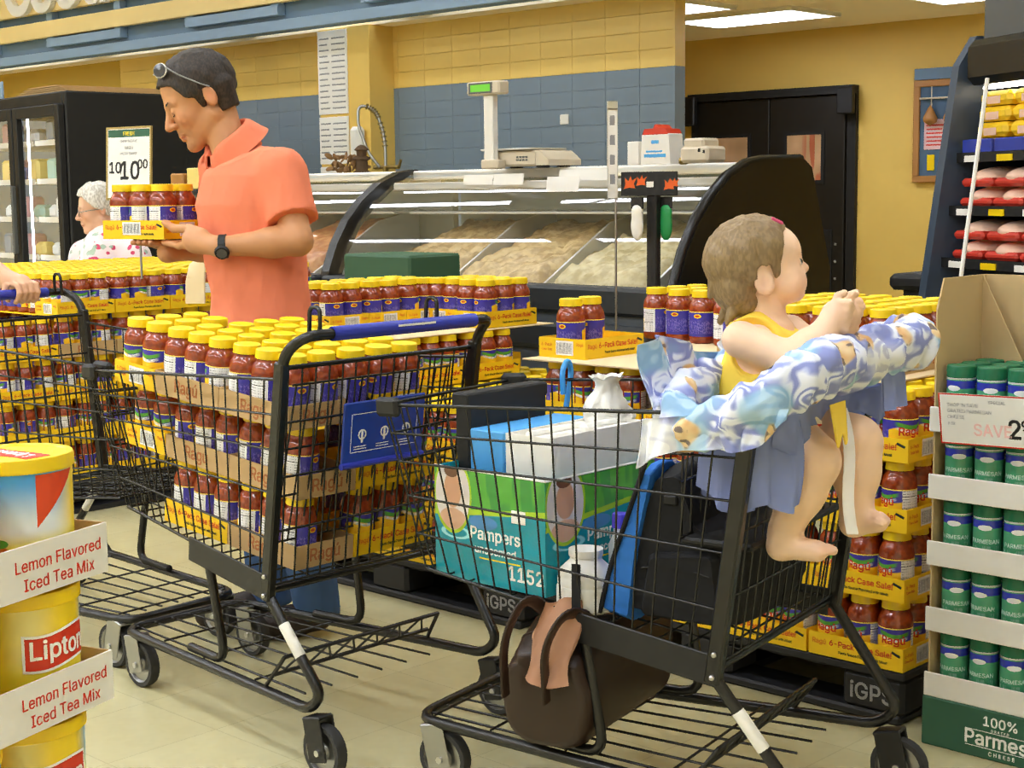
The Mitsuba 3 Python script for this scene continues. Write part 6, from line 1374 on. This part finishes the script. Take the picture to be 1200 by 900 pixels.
add('skirt', nets(lambda p: np.maximum(rcone((hz_[0], hz_[1], hz_[2]+.0), (hz_[0], hz_[1], .12), .19, .2)(p), .0-p[:, 2]), (hz_[0]-.3, hz_[1]-.3, -.02), (hz_[0]+.3, hz_[1]+.3, hz_[2]+.25), .02), 'pack_slate', lady, None, True)
# ---- the shopper whose arm comes in at the left edge
shp = thing('person', 'shopper at the left edge, only a hand on the cart handle in view', 'person')
hd0 = L(M3, (0, .02, 1.0)); hx = hd0-at(14, 342, (hd0-EYE)@CF); hy = L(M3, (0, 1, 1))-L(M3, (0, 0, 1)); hh_ = L(M3, (0, 0, 1.0))+hy*.13
back = L(M3, (-1, 0, 0))-L(M3, (0, 0, 0))
elb = hh_+back*.22-UP*0+np.array([0, -.02, .10]); shd = hh_+back*.38+np.array([0, -.12, .40]); wri = hh_+back*.065+UP*.035
pr = [(rcone(shd, elb, .06, .045), 0), (rcone(elb, wri, .045, .03), .03), (rcone(wri, hh_+back*.01+UP*.032, .03, .032), .02)]
fg = []
for i in range(4):
    o = hh_+hy*(.033-.022*i); fg += finger([o+UP*.034+back*.005, o+UP*.030-back*.022, o+UP*.006-back*.030, o-UP*.016-back*.020, o-UP*.026-back*.004], .0105, .0085)
fg += finger([hh_-hy*.05+UP*.03+back*.02, hh_-hy*.055+UP*.005+back*.022, hh_-hy*.05-UP*.018+back*.012], .012, .009)
sc_ = shd+back*.02; torso.axes = (hy, -back)
hd_c = sc_+hy*-.16+np.array([0, 0, .23]); fP = group(fg)
tor2 = [(sc_+hy*-.16+np.array([0, 0, -.95]), .17, .12), (sc_+hy*-.16+np.array([0, 0, -.3]), .16, .12), (sc_+hy*-.16+np.array([0, 0, .02]), .17, .11), (sc_+hy*-.16+np.array([0, 0, .09]), .08, .07)]
hp, SW, SR = head(hd_c, -back, UP, np.cross(UP, -back), 1., 'woman'); sB = blob(pr+[(fP, .006)]); sH = blob(hp); sN = blob([(torso(tor2, -.03), 0), (rcone(sc_+hy*-.16, hd_c-UP*.04, .06, .055), .03)])
FS = lambda p: np.minimum(sB(p), smin(sH(p), sN(p), .01))
q = np.array([hh_, shd, hd_c, tor2[1][0]]); mesh = nets(FS, q.min(0)-.26, q.max(0)+.26, .0055)
add('body', mesh, 'skin', shp, None, True, color=skin_color(mesh.vertices, 'e0b090', face_marks(SW, 1., 'woman'), 4))
add('hair', nets(hairF(hd_c, -back, hy, UP, 1., ([-.12, -.03, .0, .05, .07, .12], [-.1, -.05, .015, .055, .085, .1]), (-.006, .05, .108, .086, .095), .012, .015, 6, 60), hd_c-.17, hd_c+.2, .009), 'hair_brown', shp, None, True)
mat('shirt_purple', '4a2f78', .85); mat('trouser_cream', 'd8d0bc', .85)
add('shirt', nets(blob([(torso(tor2[1:], .006), 0), (rcone(shd, shd+(elb-shd)*.7, .075, .062), .04)]), q.min(0)-.3, q.max(0)+.26, .012), 'shirt_purple', shp, None, True)
t0 = tor2[0][0]; add('trousers', nets(lambda p: np.maximum(blob([(torso(tor2[:2], .01), 0)]+[(rcone(t0+hy*s, (t0+hy*s)*np.array([1, 1, 0])+(0, 0, .1), .085, .06), .02) for s in (.10, -.10)])(p), .001-p[:, 2]), (t0[0]-.35, t0[1]-.35, -.02), (t0[0]+.35, t0[1]+.35, tor2[1][0][2]+.05), .012), 'trouser_cream', shp, None, True)
for s in (.10, -.10):
    a = (t0+hy*s)*np.array([1, 1, 0]); add('shoe', nets(blob([(rcone(a+(0, 0, .045)+back*.03, a+(0, 0, .038)-back*.16, .045, .036), 0)]), a-.25, a+np.array([.25, .25, .12]), .01), 'shoe_brown', shp, None, True)
